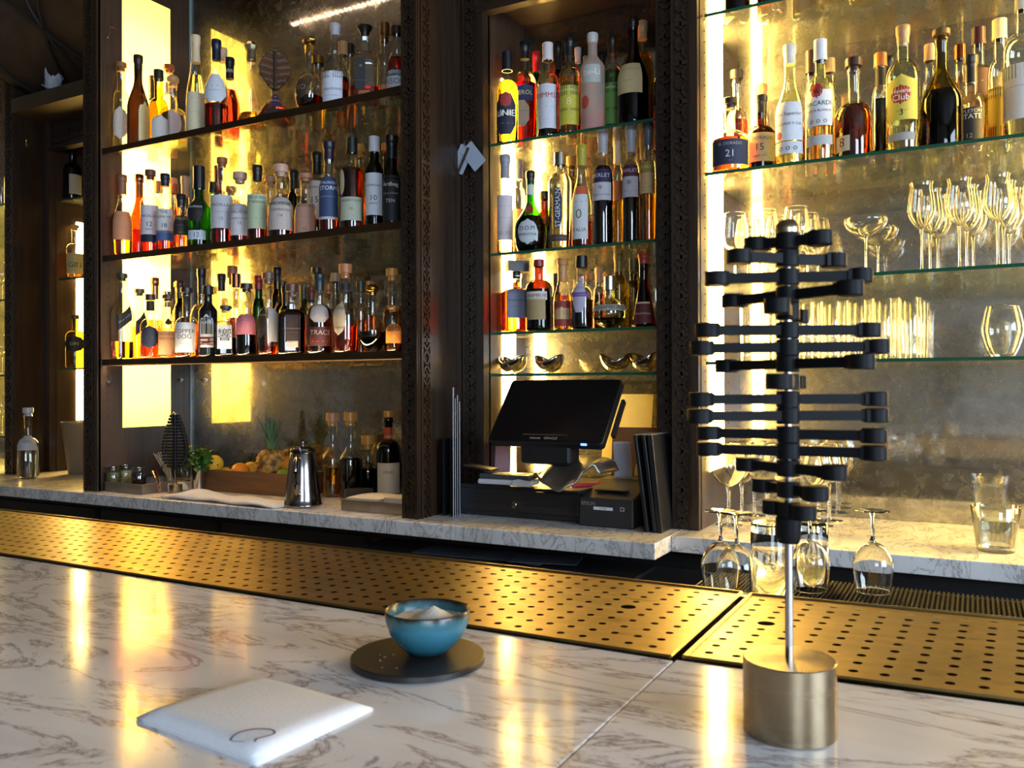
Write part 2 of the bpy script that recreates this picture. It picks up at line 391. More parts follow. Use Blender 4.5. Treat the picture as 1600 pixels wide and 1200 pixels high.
# right pillar with carved face and flank
mb = MB(); mb.box(-1.58, -1.522, 2.192, 2.97, ZC, 3.3); bpart(wide, 'side_panel', mb, WOOD, smooth=0)
mb = MB(); mb.box(-1.582, -1.52, 2.184, 2.193, ZC, 3.3); fret(mb, (-1.58, 2.184, ZC), (1, 0, 0), (0, -1, 0), .058, 0, 2.4, .112)
fret(mb, (-1.522, 2.195, ZC), (0, 1, 0), (1, 0, 0), .055, 0, 2.4, .112); bpart(wide, 'pillar', mb, WOOD, smooth=0)
mb = MB(); mb.box(-3.066, -1.58, 2.643, 2.66, ZC, 3.3); bpart(wide, 'mirror', mb, MIRROR, smooth=0)
mb = MB(); mb.box(-3.07, -1.578, 2.19, 2.25, 3.05, 3.3); mb.box(-3.07, -1.578, 2.19, 2.66, 3.28, 3.3); bpart(wide, 'header', mb, WOODX, smooth=0)
mb = MB(); mb.box(-3.0655, -3.0625, 2.632, 2.643, ZC, 3.2); bpart(wide, 'mirror_edge', mb, P('pale_blue_glass_edge', (.22, .30, .33), .2), smooth=0)
for y, z in ((2.222, 1.335), (2.575, 1.348)):
    mb = MB(); mb.cyl(.007, 0, .012, 12, 0, xf=XF((-3.066, y, z), ry=PI/2)); mb.cyl(.004, .012, .02, 12, 0, xf=XF((-3.066, y, z), ry=PI/2)); bpart(wide, 'peg', mb, STEEL)

narrow = thing('back_bar_cabinet', 'narrow recessed dark wood bay with slim light strip above the cash till', 'cabinet', (-1.13, 2.58, .9), 0)
mb = MB(); mb.box(-1.5215, -1.455, 2.446, 2.47, ZC, 3.3); fret(mb, (-1.517, 2.446, ZC), (1, 0, 0), (0, -1, 0), .058, 0, 2.4, .112); mb.box(-1.456, -1.432, 2.434, 2.48, ZC, 2.565)
bpart(narrow, 'stile', mb, WOOD, smooth=0)
mb = MB(); mb.box(-1.455, -1.432, 2.47, 2.74, ZC, 2.64); bpart(narrow, 'side_panel', mb, PANEL, smooth=0)
mb = MB(); mb.box(-1.4322, -1.4295, 2.56, 2.655, ZC+.05, 2.38); bpart(narrow, 'light_strip', mb, LSTRIP, smooth=0)
mb = MB(); mb.box(-.837, -.768, 2.446, 2.47, ZC, 3.3); fret(mb, (-.834, 2.446, ZC), (1, 0, 0), (0, -1, 0), .058, 0, 2.4, .112)
bpart(narrow, 'stile', mb, WOOD, smooth=0)
mb = MB(); mb.box(-.80, -.77, 2.47, 2.74, ZC, 2.64); bpart(narrow, 'side_panel', mb, WOOD, smooth=0)
mb = MB(); mb.box(-1.432, -.80, 2.728, 2.742, ZC, 2.61); bpart(narrow, 'mirror', mb, MIRROR, smooth=0)
mb = MB(); mb.box(-1.455, -.77, 2.47, 2.74, 2.612, 2.64); bpart(narrow, 'soffit', mb, WOODX, smooth=0)
mb = MB(); mb.box(-1.455, -.80, 2.446, 2.47, 2.565, 3.3); mb.box(-1.456, -.80, 2.43, 2.47, 2.56, 2.585); mb.box(-1.455, -.80, 2.436, 2.47, 2.70, 2.73)
for k in range(9): mb.box(-1.44+k*.072, -1.40+k*.072, 2.440, 2.448, 2.60, 2.69)
bpart(narrow, 'header', mb, WOODX, smooth=0)

near = thing('back_bar_cabinet', 'dark wood back bar bay holding the glassware, behind the black sculpture', 'cabinet', (-.1, 2.6, .9), 0)
mb = MB(); mb.box(-.77, -.712, 2.385, 2.40, ZC, 3.3); fret(mb, (-.768, 2.385, ZC), (1, 0, 0), (0, -1, 0), .058, 0, 2.4, .112); mb.box(-.712, -.689, 2.375, 2.405, ZC, 3.3)
bpart(near, 'stile', mb, WOOD, smooth=0)
mb = MB(); mb.box(-.768, -.687, 2.40, 2.86, ZC, 3.3); bpart(near, 'side_panel', mb, PANEL, smooth=0)
mb = MB(); mb.box(-.6868, -.6845, 2.48, 2.64, 1.06, 2.75); bpart(near, 'light_strip', mb, LSTRIP, smooth=0)
mb = MB(); pegs(mb, -.6868, (2.44, 2.70), 1.1, 2.7); bpart(near, 'peg_hole', mb, PEG, smooth=0)['kind'] = 'stuff'
mb = MB(); mb.box(-.687, .62, 2.84, 2.86, ZC, 3.3); bpart(near, 'mirror', mb, MIRROR, smooth=0)
mb = MB(); mb.box(.62, .70, 2.40, 2.86, ZC, 3.3); mb.box(.60, .70, 2.385, 2.40, ZC, 3.3); bpart(near, 'side_panel', mb, PANEL, smooth=0)
mb = MB(); mb.box(.6175, .62, 2.48, 2.64, 1.06, 2.75); bpart(near, 'light_strip', mb, LSTRIP, smooth=0)
mb = MB(); mb.box(-.687, .62, 2.39, 2.86, 3.2, 3.3); bpart(near, 'header', mb, WOODX, smooth=0)

niche = thing('back_bar_cabinet', 'dark corner niche of the back bar with beam and slim light strip', 'cabinet', (-3.6, 2.55, .9), 0)
mb = MB(); mb.box(-4.125, -4.052, 2.44, 2.46, ZC, 3.3); fret(mb, (-4.12, 2.44, ZC), (1, 0, 0), (0, -1, 0), .062, 0, 2.4, .112); bpart(niche, 'stile', mb, WOOD, smooth=0)
mb = MB(); mb.box(-4.12, -4.05, 2.46, 2.61, ZC, 3.3); bpart(niche, 'side_panel', mb, WOOD, smooth=0)
mb = MB(); mb.box(-4.05, -4.02, 2.595, 2.63, ZC, 2.63); mb.box(-4.06, -4.015, 2.63, 2.97, ZC, 3.3); bpart(niche, 'side_panel', mb, PANEL, smooth=0)
mb = MB(); mb.box(-4.0152, -4.0125, 2.735, 2.90, 1.15, 2.16); bpart(niche, 'light_strip', mb, LSTRIP, smooth=0)
mb = MB(); mb.box(-4.015, -3.156, 2.95, 2.97, ZC, 3.3); bpart(niche, 'back_panel', mb, WOOD, smooth=0)
mb = MB(); mb.box(-4.055, -3.15, 2.425, 2.60, 2.632, 2.700); bpart(niche, 'beam', mb, P('beam_wood', (.062, .043, .022), .5, 0, .2, 12), smooth=0)
mb = MB(); mb.box(-4.02, -3.156, 2.60, 2.63, 2.50, 3.3); fret(mb, (-4.0, 2.60, 0), (1, 0, 0), (0, -1, 0), .80, 2.52, 2.62, .1, .006)
mb.box(-4.02, -3.156, 2.585, 2.63, 2.49, 2.505); bpart(niche, 'header', mb, WOODX, smooth=0)
# arched vault with crossing ribs above the beam
mb = MB()
def vault(a, t):
    x = -4.05+.9*a; ang = PI*.5*t
    return (x, 2.60-.42*math.sin(ang)*1.0, 2.74+.34*(1-math.cos(ang))+.10*math.sin(PI*a)*math.sin(ang))
mb.grid(vault, 14, 8); bpart(niche, 'vault', mb, P('vault_wood', (.050, .029, .015), .6, 0, .3, 8), smooth=60, solid=.012)
for k in range(5):
    pts = []
    for j in range(9):
        t = j/8; a = .5+(k-2)*.21*(1-t)+(.25*(k-2)*t)*(-1 if k % 2 else 1)*.9
        x, y, z = vault(max(.02, min(.98, a)), t); pts.append((x-niche.location.x, y-.012-niche.location.y, z-.012-niche.location.z))
    m2 = MB(); m2.tube(pts, .008, 6); m2.build('rib', P('rib_wood', (.008, .005, .003), .7), niche)
mb = MB(); mb.box(-4.12, -3.15, 2.20, 2.26, 3.02, 3.10); bpart(niche, 'cornice', mb, WOODX, smooth=0)

farbay = thing('back_bar_cabinet', 'brightly lit glassware bay at the far end, cut by the frame', 'cabinet', (-4.6, 2.6, .9), 0)
mb = MB(); mb.box(-5.5, -4.12, 2.95, 2.97, ZC, 3.3); bpart(farbay, 'back_panel', mb, MIRROR, smooth=0)
mb = MB(); mb.box(-5.6, -5.5, 2.44, 2.97, ZC, 3.3); bpart(farbay, 'side_panel', mb, PANEL, smooth=0)
mb = MB(); mb.box(-4.1225, -4.12, 2.60, 2.72, 1.0, 2.5); bpart(farbay, 'light_strip', mb, LSTRIP, smooth=0)
mb = MB(); mb.box(-5.4975, -5.495, 2.5, 2.9, 1.0, 2.5); bpart(farbay, 'light_panel', mb, EM('far_yellow_panel', (.95, .66, .13), .8), smooth=0)

# ------------------------------------------------------------------ shelves: each one lifts out
SB = P('bronze_shelf_edge', (.055, .032, .014), .30, .6)
def shelf(label, x0, x1, y0, y1, ztop, strip, led=False):
    t = thing('glass_shelf', label, 'shelf', ((x0+x1)/2, (y0+y1)/2, ztop))
    hx, hy = (x1-x0)/2, (y1-y0)/2
    mb = MB()
    if strip:
        mb.box(-hx, hx, -hy+.008, hy, -.012, 0); mb.build('glass_sheet', SHELFG, t, smooth=0)
        mb = MB(); mb.box(-hx, hx, -hy, -hy+.0075, -.024, 0); mb.build('front_strip', SB, t, smooth=0)
        if led: mb = MB(); mb.box(-hx+.02, hx-.02, -hy+.009, -hy+.014, -.0165, -.0125); mb.build('led_tape', EM('led_tape_warm', (1, .70, .36), 170), t, smooth=0); mb = MB(); mb.box(-hx+.02, hx-.02, -hy+.0155, -hy+.0175, -.027, -.0122); mb.build('added_led_shield', SB, t, smooth=0)  # unseen lip added behind the tape to block its light from the mirror
    else:
        mb.box(-hx, hx, -hy+.002, hy, -.009, 0); mb.build('glass_sheet', SHELFG, t, smooth=0)
        mb = MB(); mb.box(-hx, hx, -hy, -hy+.0015, -.009, 0); mb.build('green_edge', EDGEG, t, smooth=0)
    return t
ZA = (2.272, 1.842, 1.427); ZB = (2.128, 1.760, 1.495, 1.356); ZR = (2.392, 1.931, 1.612, 1.383); ZN = (2.255, 1.86, 1.413)
for z, n in zip(ZA, ('topmost bronze edged glass shelf of bottles in the wide bay', 'middle bronze edged glass shelf of bottles in the wide bay', 'lowest bronze edged glass shelf of bottles in the wide bay')):
    shelf(n, -3.064, -1.583, 2.20, 2.64, z, True, z < 1.5)
for z, n in zip(ZB, ('topmost green edged glass shelf of bottles in the narrow bay', 'second green edged glass shelf down in the narrow bay', 'third green edged glass shelf of bottles in the narrow bay', 'lowest glass shelf with metal bowls above the till screen')):
    shelf(n, -1.428, -.802, 2.47, 2.725, z, False)
for z, n in zip(ZR, ('highest glass shelf of the glassware bay, at the picture top', 'green edged glass shelf of rums above the stemmed glasses', 'green edged glass shelf carrying stemmed glasses and coupes', 'green edged glass shelf carrying tall tumblers')):
    shelf(n, -.683, .617, 2.43, 2.835, z, False)
for z, n in zip(ZN, ('topmost short glass shelf in the corner niche', 'middle short glass shelf in the corner niche', 'lowest short glass shelf in the corner niche')):
    shelf(n, -4.010, -3.16, 2.64, 2.94, z, False)
for z, n in zip((2.22, 1.75, 1.38, 1.08), ('topmost glass shelf of the far end bay', 'second glass shelf down in the far end bay', 'third glass shelf down in the far end bay', 'lowest glass shelf of the far end bay')):
    shelf(n, -5.49, -4.126, 2.46, 2.94, z, False)

# ------------------------------------------------------------------ marble back counter and dark under counter
t = thing('back_counter', 'grey veined white marble counter running under the back bar', 'counter', (-1.8, 2.4, .9))
for b in ((-5.6, -1.611, 2.135, 2.97), (-1.609, -.737, 2.135, 2.97), (-.736, 1.2, 2.267, 2.97)):
    mb = MB(); mb.box(b[0], b[1], b[2], b[3], .855, .8995); bpart(t, 'marble_slab', mb, MARBLE2, smooth=0, bevel=.003)
t = thing('under_counter', 'black cabinet base below the marble back counter', 'cabinet', (-1.8, 2.6, 0))
mb = MB(); mb.box(-5.6, 1.2, 2.34, 2.97, .06, .853); bpart(t, 'carcass', mb, BLACK, smooth=0)
mb = MB(); mb.box(-5.6, 1.2, 2.42, 2.97, 0, .06); bpart(t, 'plinth', mb, BLACK, smooth=0)
for k in range(9):
    mb = MB(); x = -5.4+k*.72; mb.box(x, x+.68, 2.318, 2.338, .12, .80); d = bpart(t, 'door', mb, P('black_door', (.014, .013, .012), .5), smooth=0)
    mb = MB(); mb.tube([(x+.62+1.8, 2.30-2.6, .55), (x+.62+1.8, 2.30-2.6, .70)], .006, 8); mb.build('handle', STEELD, d)
mb = MB(); mb.box(-1.75, -.80, 2.15, 2.317, .790, .800); bpart(t, 'open_shelf', mb, BLACK, smooth=0)
for i, (dx, a, w_) in enumerate(((-1.36, 4, .17), (-1.20, -9, .12), (-1.10, 14, .10))):
    k_ = thing('paper_menu', ('long dark paper menu', 'middle dark paper menu', 'short dark paper menu')[i]+' lying on the open shelf under the counter', 'menu', (dx, 2.225, .8005+.003*i), rad(a), 'menus under the counter'); mb = MB(); mb.box(-w_, w_, -.06, .06, 0, .0025); mb.build('sheet', paper('3c3f48'), k_, smooth=0)
# underbar with the glass mat and a speed rail
t = thing('underbar_station', 'black underbar station behind the brass drip plates', 'counter', (-.6, 1.3, 0))
mb = MB(); mb.box(-.44, 1.0, 1.06, 1.60, .05, .955); bpart(t, 'body', mb, BLACK, smooth=0)
mb = MB(); mb.box(-3.6, -.46, 1.06, 1.45, .05, .78); bpart(t, 'body', mb, BLACK, smooth=0)
t = thing('bar_mat', 'black ribbed rubber mat under the upturned glasses', 'mat', (.28, 1.33, .956))
mb = MB(); RUB = P('black_rubber', (.006, .006, .0065), .7, spec=.2)
mb.box(-.71, .72, -.265, .265, 0, .006)
for k in range(200): mb.box(-.705+k*.0070, -.702+k*.0070, -.26, .26, .006, .0105)
mb.build('ribs', RUB, t, smooth=0)

# ------------------------------------------------------------------ front bar: marble slabs and brass drip plates
t = thing('bar_counter', 'veined white marble bar top with a seam in front of the sculpture', 'counter', (-.8, .5, 1.06))
ang = rad(1.5)
mb = MB(); mb.prism([(-3.4, -.25), (-.2425, -.25), (-.2425, .752), (-3.4, .752)], 1.02, 1.06); bpart(t, 'marble_slab', mb, MARBLE, smooth=0, bevel=.0012)
mb = MB(); mb.prism([(-.2412, -.25), (1.4, -.25), (1.4, .86), (.5, .806), (.036, .774), (-.10, .763), (-.2412, .756)], 1.02, 1.06); bpart(t, 'marble_slab', mb, MARBLE, smooth=0, bevel=.0012)
mb = MB(); mb.box(-3.4, 1.4, .30, 1.04, 0, 1.02); bpart(t, 'bar_front', mb, WOODX, smooth=0)
def drip_plate(label, P00, P10, P11, P01, nx, ny, mx, my, big, x_ref):
    """perforated sheet on the quad P00(near left) P10(near right) P11 P01"""
    t = thing('drip_tray', label, 'drip tray', (x_ref, .9, 1.06)); o = Vector(t.location)
    def bil(a, b): return [(P00[i]*(1-a)+P10[i]*a)*(1-b)+(P01[i]*(1-a)+P11[i]*a)*b for i in (0, 1)]
    mb = MB(); Z = .0012; r = .0042
    W = math.hypot(P10[0]-P00[0], P10[1]-P00[1]); H = math.hypot(P01[0]-P00[0], P01[1]-P00[1])
    a0, a1, b0, b1 = mx/W, 1-mx/W, my/H, 1-my/H
    def pt(a, b, z=Z): x, y = bil(a, b); return (x-o.x, y-o.y, z)
    nsg = 12
    for i in range(nx):
        for j in range(ny):
            ca0, ca1 = a0+(a1-a0)*i/nx, a0+(a1-a0)*(i+1)/nx; cb0, cb1 = b0+(b1-b0)*j/ny, b0+(b1-b0)*(j+1)/ny
            if (i, j) in big: rr = .0088
            else: rr = r
            am, bm = (ca0+ca1)/2, (cb0+cb1)/2; outer, inner, low = [], [], []
            for k in range(nsg):
                q = 2*PI*(k+.5)/nsg; c, s = math.cos(q), math.sin(q); m = max(abs(c), abs(s))
                outer.append(pt(am+(ca1-ca0)/2*c/m, bm+(cb1-cb0)/2*s/m))
                inner.append(pt(am+rr*c/W, bm+rr*s/H)); low.append(pt(am+rr*c/W, bm+rr*s/H, Z-.0008))
            # corners are reached because k+.5 steps hit the diagonals for 12 segments at 45 deg
            vs = outer+inner
            fs = [(k, (k+1) % nsg, nsg+(k+1) % nsg, nsg+k) for k in range(nsg)]
            mb.add(vs, fs, 0)
    for q in ((0, 1, 0, b0), (0, 1, b1, 1), (0, a0, b0, b1), (a1, 1, b0, b1)):
        mb.add([pt(q[0], q[2]), pt(q[1], q[2]), pt(q[1], q[3]), pt(q[0], q[3])], [(0, 1, 2, 3)])
    mb.build('perforated_sheet', BRASS, t, smooth=0)
    mb = MB(); e = .0035
    for (A, B) in ((P00, P10), (P10, P11), (P11, P01), (P01, P00)):
        A2, B2 = Vector((A[0]-o.x, A[1]-o.y, .0016)), Vector((B[0]-o.x, B[1]-o.y, .0016)); mb.tube([A2, B2], .0022, 6)
    mb.build('rim', BRASS, t)
    mb = MB(); mb.prism([(p[0]-o.x, p[1]-o.y) for p in (P00, P10, P11, P01)], -.016, -.012); mb.build('catch_tray', P('catch_tray_black', (.003, .003, .003), .8, spec=.1), t, smooth=0)
    return t
NX1 = 116
drip_plate('long perforated brass drip plate left of the seam in the bar', (-3.1, .757), (-.2475, .757), (-.2475, 1.032), (-3.1, 1.032), NX1, 10, .012, .010, {(NX1-4, 5)}, -1.6)
drip_plate('perforated brass drip plate behind the black tree sculpture base', (-.2355, .762), (.42, .806), (.455, 1.085), (-.2355, 1.030), 26, 10, .004, .011, {(1, 5)}, .1)
mb = MB(); mb.box(-3.4, 1.4, 1.04, 1.052, .85, 1.055); tag(mb.build('bar_edge_trim', STEELD, smooth=0), 'thin metal edge strip along the bartender side of the brass plates', 'trim')
# ------------------------------------------------------------------ bottles
GLS = {
 'c': thin('clear_bottle_glass', (.93, .94, .90), (.10, .085, .05), 1, .02, 1.8),
 'y': thin('pale_straw_glass', (.88, .91, .70), (.10, .10, .035), 1, .02, 1.8),
 'g': thin('bright_green_glass', (.10, .52, .03), (.01, .10, .01), 1, .03),
 'dg': thin('dark_green_glass', (.035, .16, .03), (.004, .03, .006), 1, .03),
 'ol': thin('olive_glass', (.50, .42, .06), (.12, .09, .01), 1, .03),
 'br': thin('brown_glass', (.16, .050, .010), (.03, .008, .002), 1, .03),
 'k': thin('near_black_glass', (.022, .013, .007), (.006, .003, .002), 1, .03),
 'b': P('black_painted_glass', (.008, .008, .009), .12),
 'f': thin('frosted_glass', (.8, .82, .8), (.5, .5, .48), .6, .3, 1.5, .72),
}
def liq(key, c): return GL('liquid_'+key, c, 1.34)
LQ = {'amb': liq('amber', (.92, .42, .07)), 'org': liq('orange', (.95, .30, .03)), 'red': liq('red', (.92, .06, .02)), 'drk': liq('dark', (.34, .09, .02)),
      'blk': liq('black', (.03, .012, .01)), 'gold': liq('gold', (.95, .68, .12)), 'pale': liq('pale', (.95, .92, .74)), 'yel': liq('yellow', (.88, .84, .25)),
      'pink': liq('pink', (.95, .50, .30)), 'wat': liq('clear', (.97, .98, .96)), 'grn': liq('green', (.35, .62, .18))}
# kind: shoulder start, neck start (of glass height), neck radius m, curve, section power, depth scale, foot radius
KIND = {'std': (.60, .74, .0145, 'r', 2, 1, .97), 'wine': (.60, .73, .0145, 'r', 2, 1, .97), 'burg': (.42, .76, .0150, 's', 2, 1, .98),
        'hock': (.34, .86, .0140, 's', 2, 1, .98), 'squat': (.47, .64, .0155, 'r', 2, 1, .96), 'sq': (.66, .76, .0150, 'r', 6, 1, .98),
        'flat': (.60, .74, .0150, 'r', 4.5, .62, .97), 'pot': (.50, .68, .0175, 's', 2, 1, .97), 'cone': (.06, .60, .0150, 'l', 2, 1, 1),
        'bell': (.30, .66, .0130, 'b', 2, .9, .80), 'ball': (.30, .60, .0150, 'o', 2, 1, .55), 'slim': (.70, .84, .0130, 'r', 2, 1, .98),
        'jw': (.55, .82, .0145, 's', 6, 1, .98), 'full': (.66, .80, .0150, 's', 2, 1, .98), 'drum': (.72, .80, .0175, 'r', 2, 1, .96)}
def profile(kind, H, R):
    hs, hn, rn, cv, n, ys, ft = KIND[kind]; rn = min(rn, R*.62); p = []
    if cv == 'o':
        for k in range(13):
            a = -PI/2*.80+(PI*.80)*k/12*.97; p.append((R*math.cos(a), H*.33+H*.33*math.sin(a)))
        p[0] = (p[0][0], 0); z1 = p[-1][1]
        p += [(rn*1.15, max(z1+.004, hn*H)), (rn, hn*H+.006), (rn, H*.9)]
    else:
        p += [(R*ft*.9, 0), (R*ft, .004), (R*(ft*.3+.7) if cv in 'b' else R, .012 if cv != 'b' else .10*H)]
        if cv == 'b': p += [(R, .22*H)]
        z0, z1 = hs*H, hn*H; p.append((R, z0)); M = 9
        for k in range(1, M+1):
            t = k/M
            if cv == 'r':
                a = t*PI/2; r = rn+(R-rn)*math.cos(a); z = z0+(z1-z0)*math.sin(a)*.82+(z1-z0)*.18*t
            elif cv == 'l': r = R+(rn-R)*t; z = z0+(z1-z0)*t
            else: q = t*t*(3-2*t); r = R+(rn-R)*q; z = z0+(z1-z0)*t
            p.append((r, z))
        p.append((rn, H*.93))
    p += [(rn*1.16, H*.945), (rn*1.16, H*.985), (rn, H)]
    return p, n, ys
def rad_at(p, z):
    for (r0, z0), (r1, z1) in zip(p, p[1:]):
        if z <= z1 and z1 > z0: return r0+(r1-r0)*max(0, (z-z0))/(z1-z0)
    return p[-1][0]
def se(a, n, ys):
    """superellipse radius for local direction a (0 faces -Y)"""
    c, s = abs(math.sin(a)), abs(math.cos(a))/ys
    return 1/((c**n+s**n)**(1/n))
def surf(p, n, ys, a, z, off):
    R = rad_at(p, z)*se(a, n, ys)+off
    return (R*math.sin(a), -R*math.cos(a), z)
def label_mesh(p, n, ys, shape, z0, z1, A, a0):
    pass
def add_label(mb, p, n, ys, H, spec, slots):
    shape, f0, f1, A, a0, color, texts = spec
    z0, z1 = f0*H, f1*H; A, a0 = rad(A), rad(a0); mi = slots(paper(color)); NU, NV = 12, 8
    def wdt(t):
        if shape == 'oval': return math.sqrt(max(0, 1-(2*t-1)**2))
        if shape == 'oct': return min(1, .5+t*2, .5+(1-t)*2)
        if shape == 'arch': return 1 if t < .72 else math.sqrt(max(0, 1-((t-.72)/.28)**2))
        if shape == 'tag': return .55+.45*abs(2*t-1)
        return 1
    def pt(i, j):
        t = j; ww = wdt(t); a = a0+(2*i-1)*A*ww; z = z0+(z1-z0)*t
        if shape == 'diag': z += (i-.5)*.045
        return surf(p, n, ys, a, max(.003, z), .0007)
    mb.grid(pt, NU, NV, mi)
    for tx in texts:
        s, zc, h, c = tx[:4]; vert = len(tx) > 4 and tx[4] == 'v'
        v, f, wd = text_mesh(s); zc = z0+(z1-z0)*zc; h = h*(z1-z0); R = rad_at(p, zc)*(1 if n == 2 else .98)
        lim = 2*math.sin(min(A, 1.35))*R*1.05 if n != 2 else 2*min(A, 1.0)*R*.92
        if vert: k = min(h, (z1-z0)*.95/max(wd, .01))
        else: k = h if h*wd < lim else lim/wd
        vs = []
        for q in v:
            x, y = (q[0]*k, q[1]*k) if not vert else (-q[1]*k, q[0]*k)
            if not vert and k*wd > lim and n == 2: pass
            a = a0+(x/R if n == 2 else math.atan2(x, R*ys)); z = zc+y
            if shape == 'diag': z += (a-a0)/(2*A)*.045
            vs.append(surf(p, n, ys, a, max(.003, z), .0013))
        mb.add(vs, f, slots(paint(c, .5)))
BOT_TOP = {}
def bottle(x, y, z, H, R, kind, glass, liquid, fill, cap, labels, desc, cat='bottle', name='liquor_bottle', turn=0, group=None):
    """one bottle: glass shell, liquid, label(s), closure"""
    kc, ccol, ch = cap[:3]; cr = cap[3] if len(cap) > 3 else 1.0
    d = Vector((CAM.x-x, CAM.y-y)).normalized(); rz = math.atan2(d.x, -d.y)+rad(turn)
    t = thing(name, desc, cat, (x, y, z+.0003), rz, group)
    capH = ch*H
    Hg = H if kc in ('none',) else (H-capH*(.12 if kc == 'foil' else .30 if kc == 'screw' else .72))
    p, n, ys = profile(kind, Hg, R); rn = p[-1][0]
    mb = MB(); mb.lathe(p, 28, 0, n=n, ys=ys); mb.build('glass_body', GLS[glass], t, smooth=50)
    if liquid:
        lp = [(max(r-.0028, .002), max(q, .006)) for r, q in p if q < fill*Hg]; zt = fill*Hg
        lp.append((max(.003, rad_at(p, zt)-.0028), zt)); out = [lp[0]]
        for r, q in lp[1:]:
            if q > out[-1][1]+1e-4: out.append((r, q))
        mb = MB(); mb.lathe(out, 28, 0, n=n, ys=ys); mb.build('liquid', LQ[liquid], t, smooth=50)
    if labels:
        for s in labels:
            mb = MB(); mats = []
            def slots(m):
                if m not in mats: mats.append(m)
                return mats.index(m)
            add_label(mb, p, n, ys, Hg, s, slots); mb.build('label', mats, t, smooth=30)
    rough, metal = (.35, 0) if not ccol.startswith('m') else (.25, 1)
    cm = paint(ccol[1:] if ccol.startswith('m') else ccol, rough, metal); mb = MB(); top = H
    if kc == 'screw':
        r = rn*1.22*cr; mb.cyl(r, H-capH, H, 20, bev=.0012)
        mb.cyl(r*1.03, H-capH, H-capH*.82, 20)
    elif kc == 'foil':
        r = rn*1.10*cr; zb = H-capH; pr = []
        zz = zb
        while zz < Hg*.94: pr.append((rad_at(p, zz)+.0008, zz)); zz += .008
        pr += [(r*1.06, Hg*.945), (r*1.12, Hg*.95), (r*1.12, H-.002), (r*1.02, H)]; mb.lathe(pr, 20)
    elif kc == 'cork':
        r = rn*1.45*cr; mb.cyl(rn*.96, H-capH, H-capH*.62, 20); mb.cyl(r, H-capH*.64, H, 20, bev=.0015)
    elif kc == 'ball': mb.cyl(rn*.95, H-capH, H-capH*.7, 16); mb.lathe([(rn*1.6*cr*math.cos(a), H-capH*.42+capH*.42*math.sin(a)) for a in [(-PI/2+PI*k/10)*.985 for k in range(11)]], 20)
    elif kc == 'flare': mb.lathe([(rn*.95, H-capH), (rn*1.1, H-capH*.6), (rn*1.9*cr, H-capH*.12), (rn*1.8*cr, H)], 20)
    elif kc == 'box': q = rn*2.4*cr; mb.cyl(rn*.95, H-capH, H-capH*.5, 16); mb.box(-q, q, -q, q, H-capH*.62, H)
    elif kc == 'crown': mb.lathe([(rn*1.15, H-capH), (rn*1.2, H-capH*.5), (rn*1.0, H-capH*.46), (rn*2.0*cr, H-capH*.30), (rn*2.2*cr, H-capH*.15), (rn*1.5*cr, H)], 8)
    if kc != 'none': mb.build({'cork': 'stopper', 'ball': 'stopper', 'flare': 'stopper', 'crown': 'stopper', 'box': 'stopper', 'foil': 'capsule'}.get(kc, 'cap'), cm, t, smooth=40)
    return t
ORD = ('first', 'second', 'third', 'fourth', 'fifth', 'sixth', 'seventh', 'eighth', 'ninth', 'tenth', 'eleventh', 'twelfth', 'thirteenth', 'fourteenth', 'fifteenth', 'sixteenth', 'seventeenth', 'eighteenth')
def row(shelf, where, group, specs):
    """specs: (u, vtop, width_px, y, kind, glass, liquid, fill, cap, labels, description[, turn]); deeper bottles give way so that none touch"""
    z = shelf; done = []
    ymax = 2.61 if shelf in ZA else 2.69 if shelf in ZB else 2.80
    for s in sorted(specs, key=lambda q: q[3]):
        u, vt, wpx, y = s[:4]
        for k in range(40):
            q = atY(u, vt+60, y); dp = depth(q); H = atY(u, vt, y).z-z; R = wpx/2*dp/FPX
            if shelf in ZA: q.x = max(-3.062+R, min(-1.585-R, q.x))
            elif shelf in ZB: q.x = max(-1.426+R, min(-.805-R, q.x))
            else: q.x = max(-.682+R, q.x)
            rr = R*(1.2 if s[4] in ('sq', 'jw') else 1)
            hit = [d for d in done if math.hypot(q.x-d[0], y-d[1]) < rr+d[2]+.0008]
            if not hit or y+R > ymax: break
            y += .006
        if hit:
            R = max(.012, min(math.hypot(q.x-d[0], y-d[1])-d[2]-.0008 for d in hit))
        done.append((q.x, y, rr if not hit else R))
        desc = s[10]
        bottle(q.x, y, z, H, R, s[4], s[5], s[6], s[7], s[8], s[9], (desc+', '+where) if where else desc, turn=s[11] if len(s) > 11 else 0, group=group)
def back(u, vt, w, y, cap, desc, glass='c', liquid='amb', kind='std', fill=.5):
    return (u, vt, w, y, kind, glass, liquid, fill, cap, None, desc)
W_, K_, NV = 'd9dae2', '15151a', '1d2440'
T = lambda s, z=.6, h=.16, c='22222a', *a: (s, z, h, c)+a
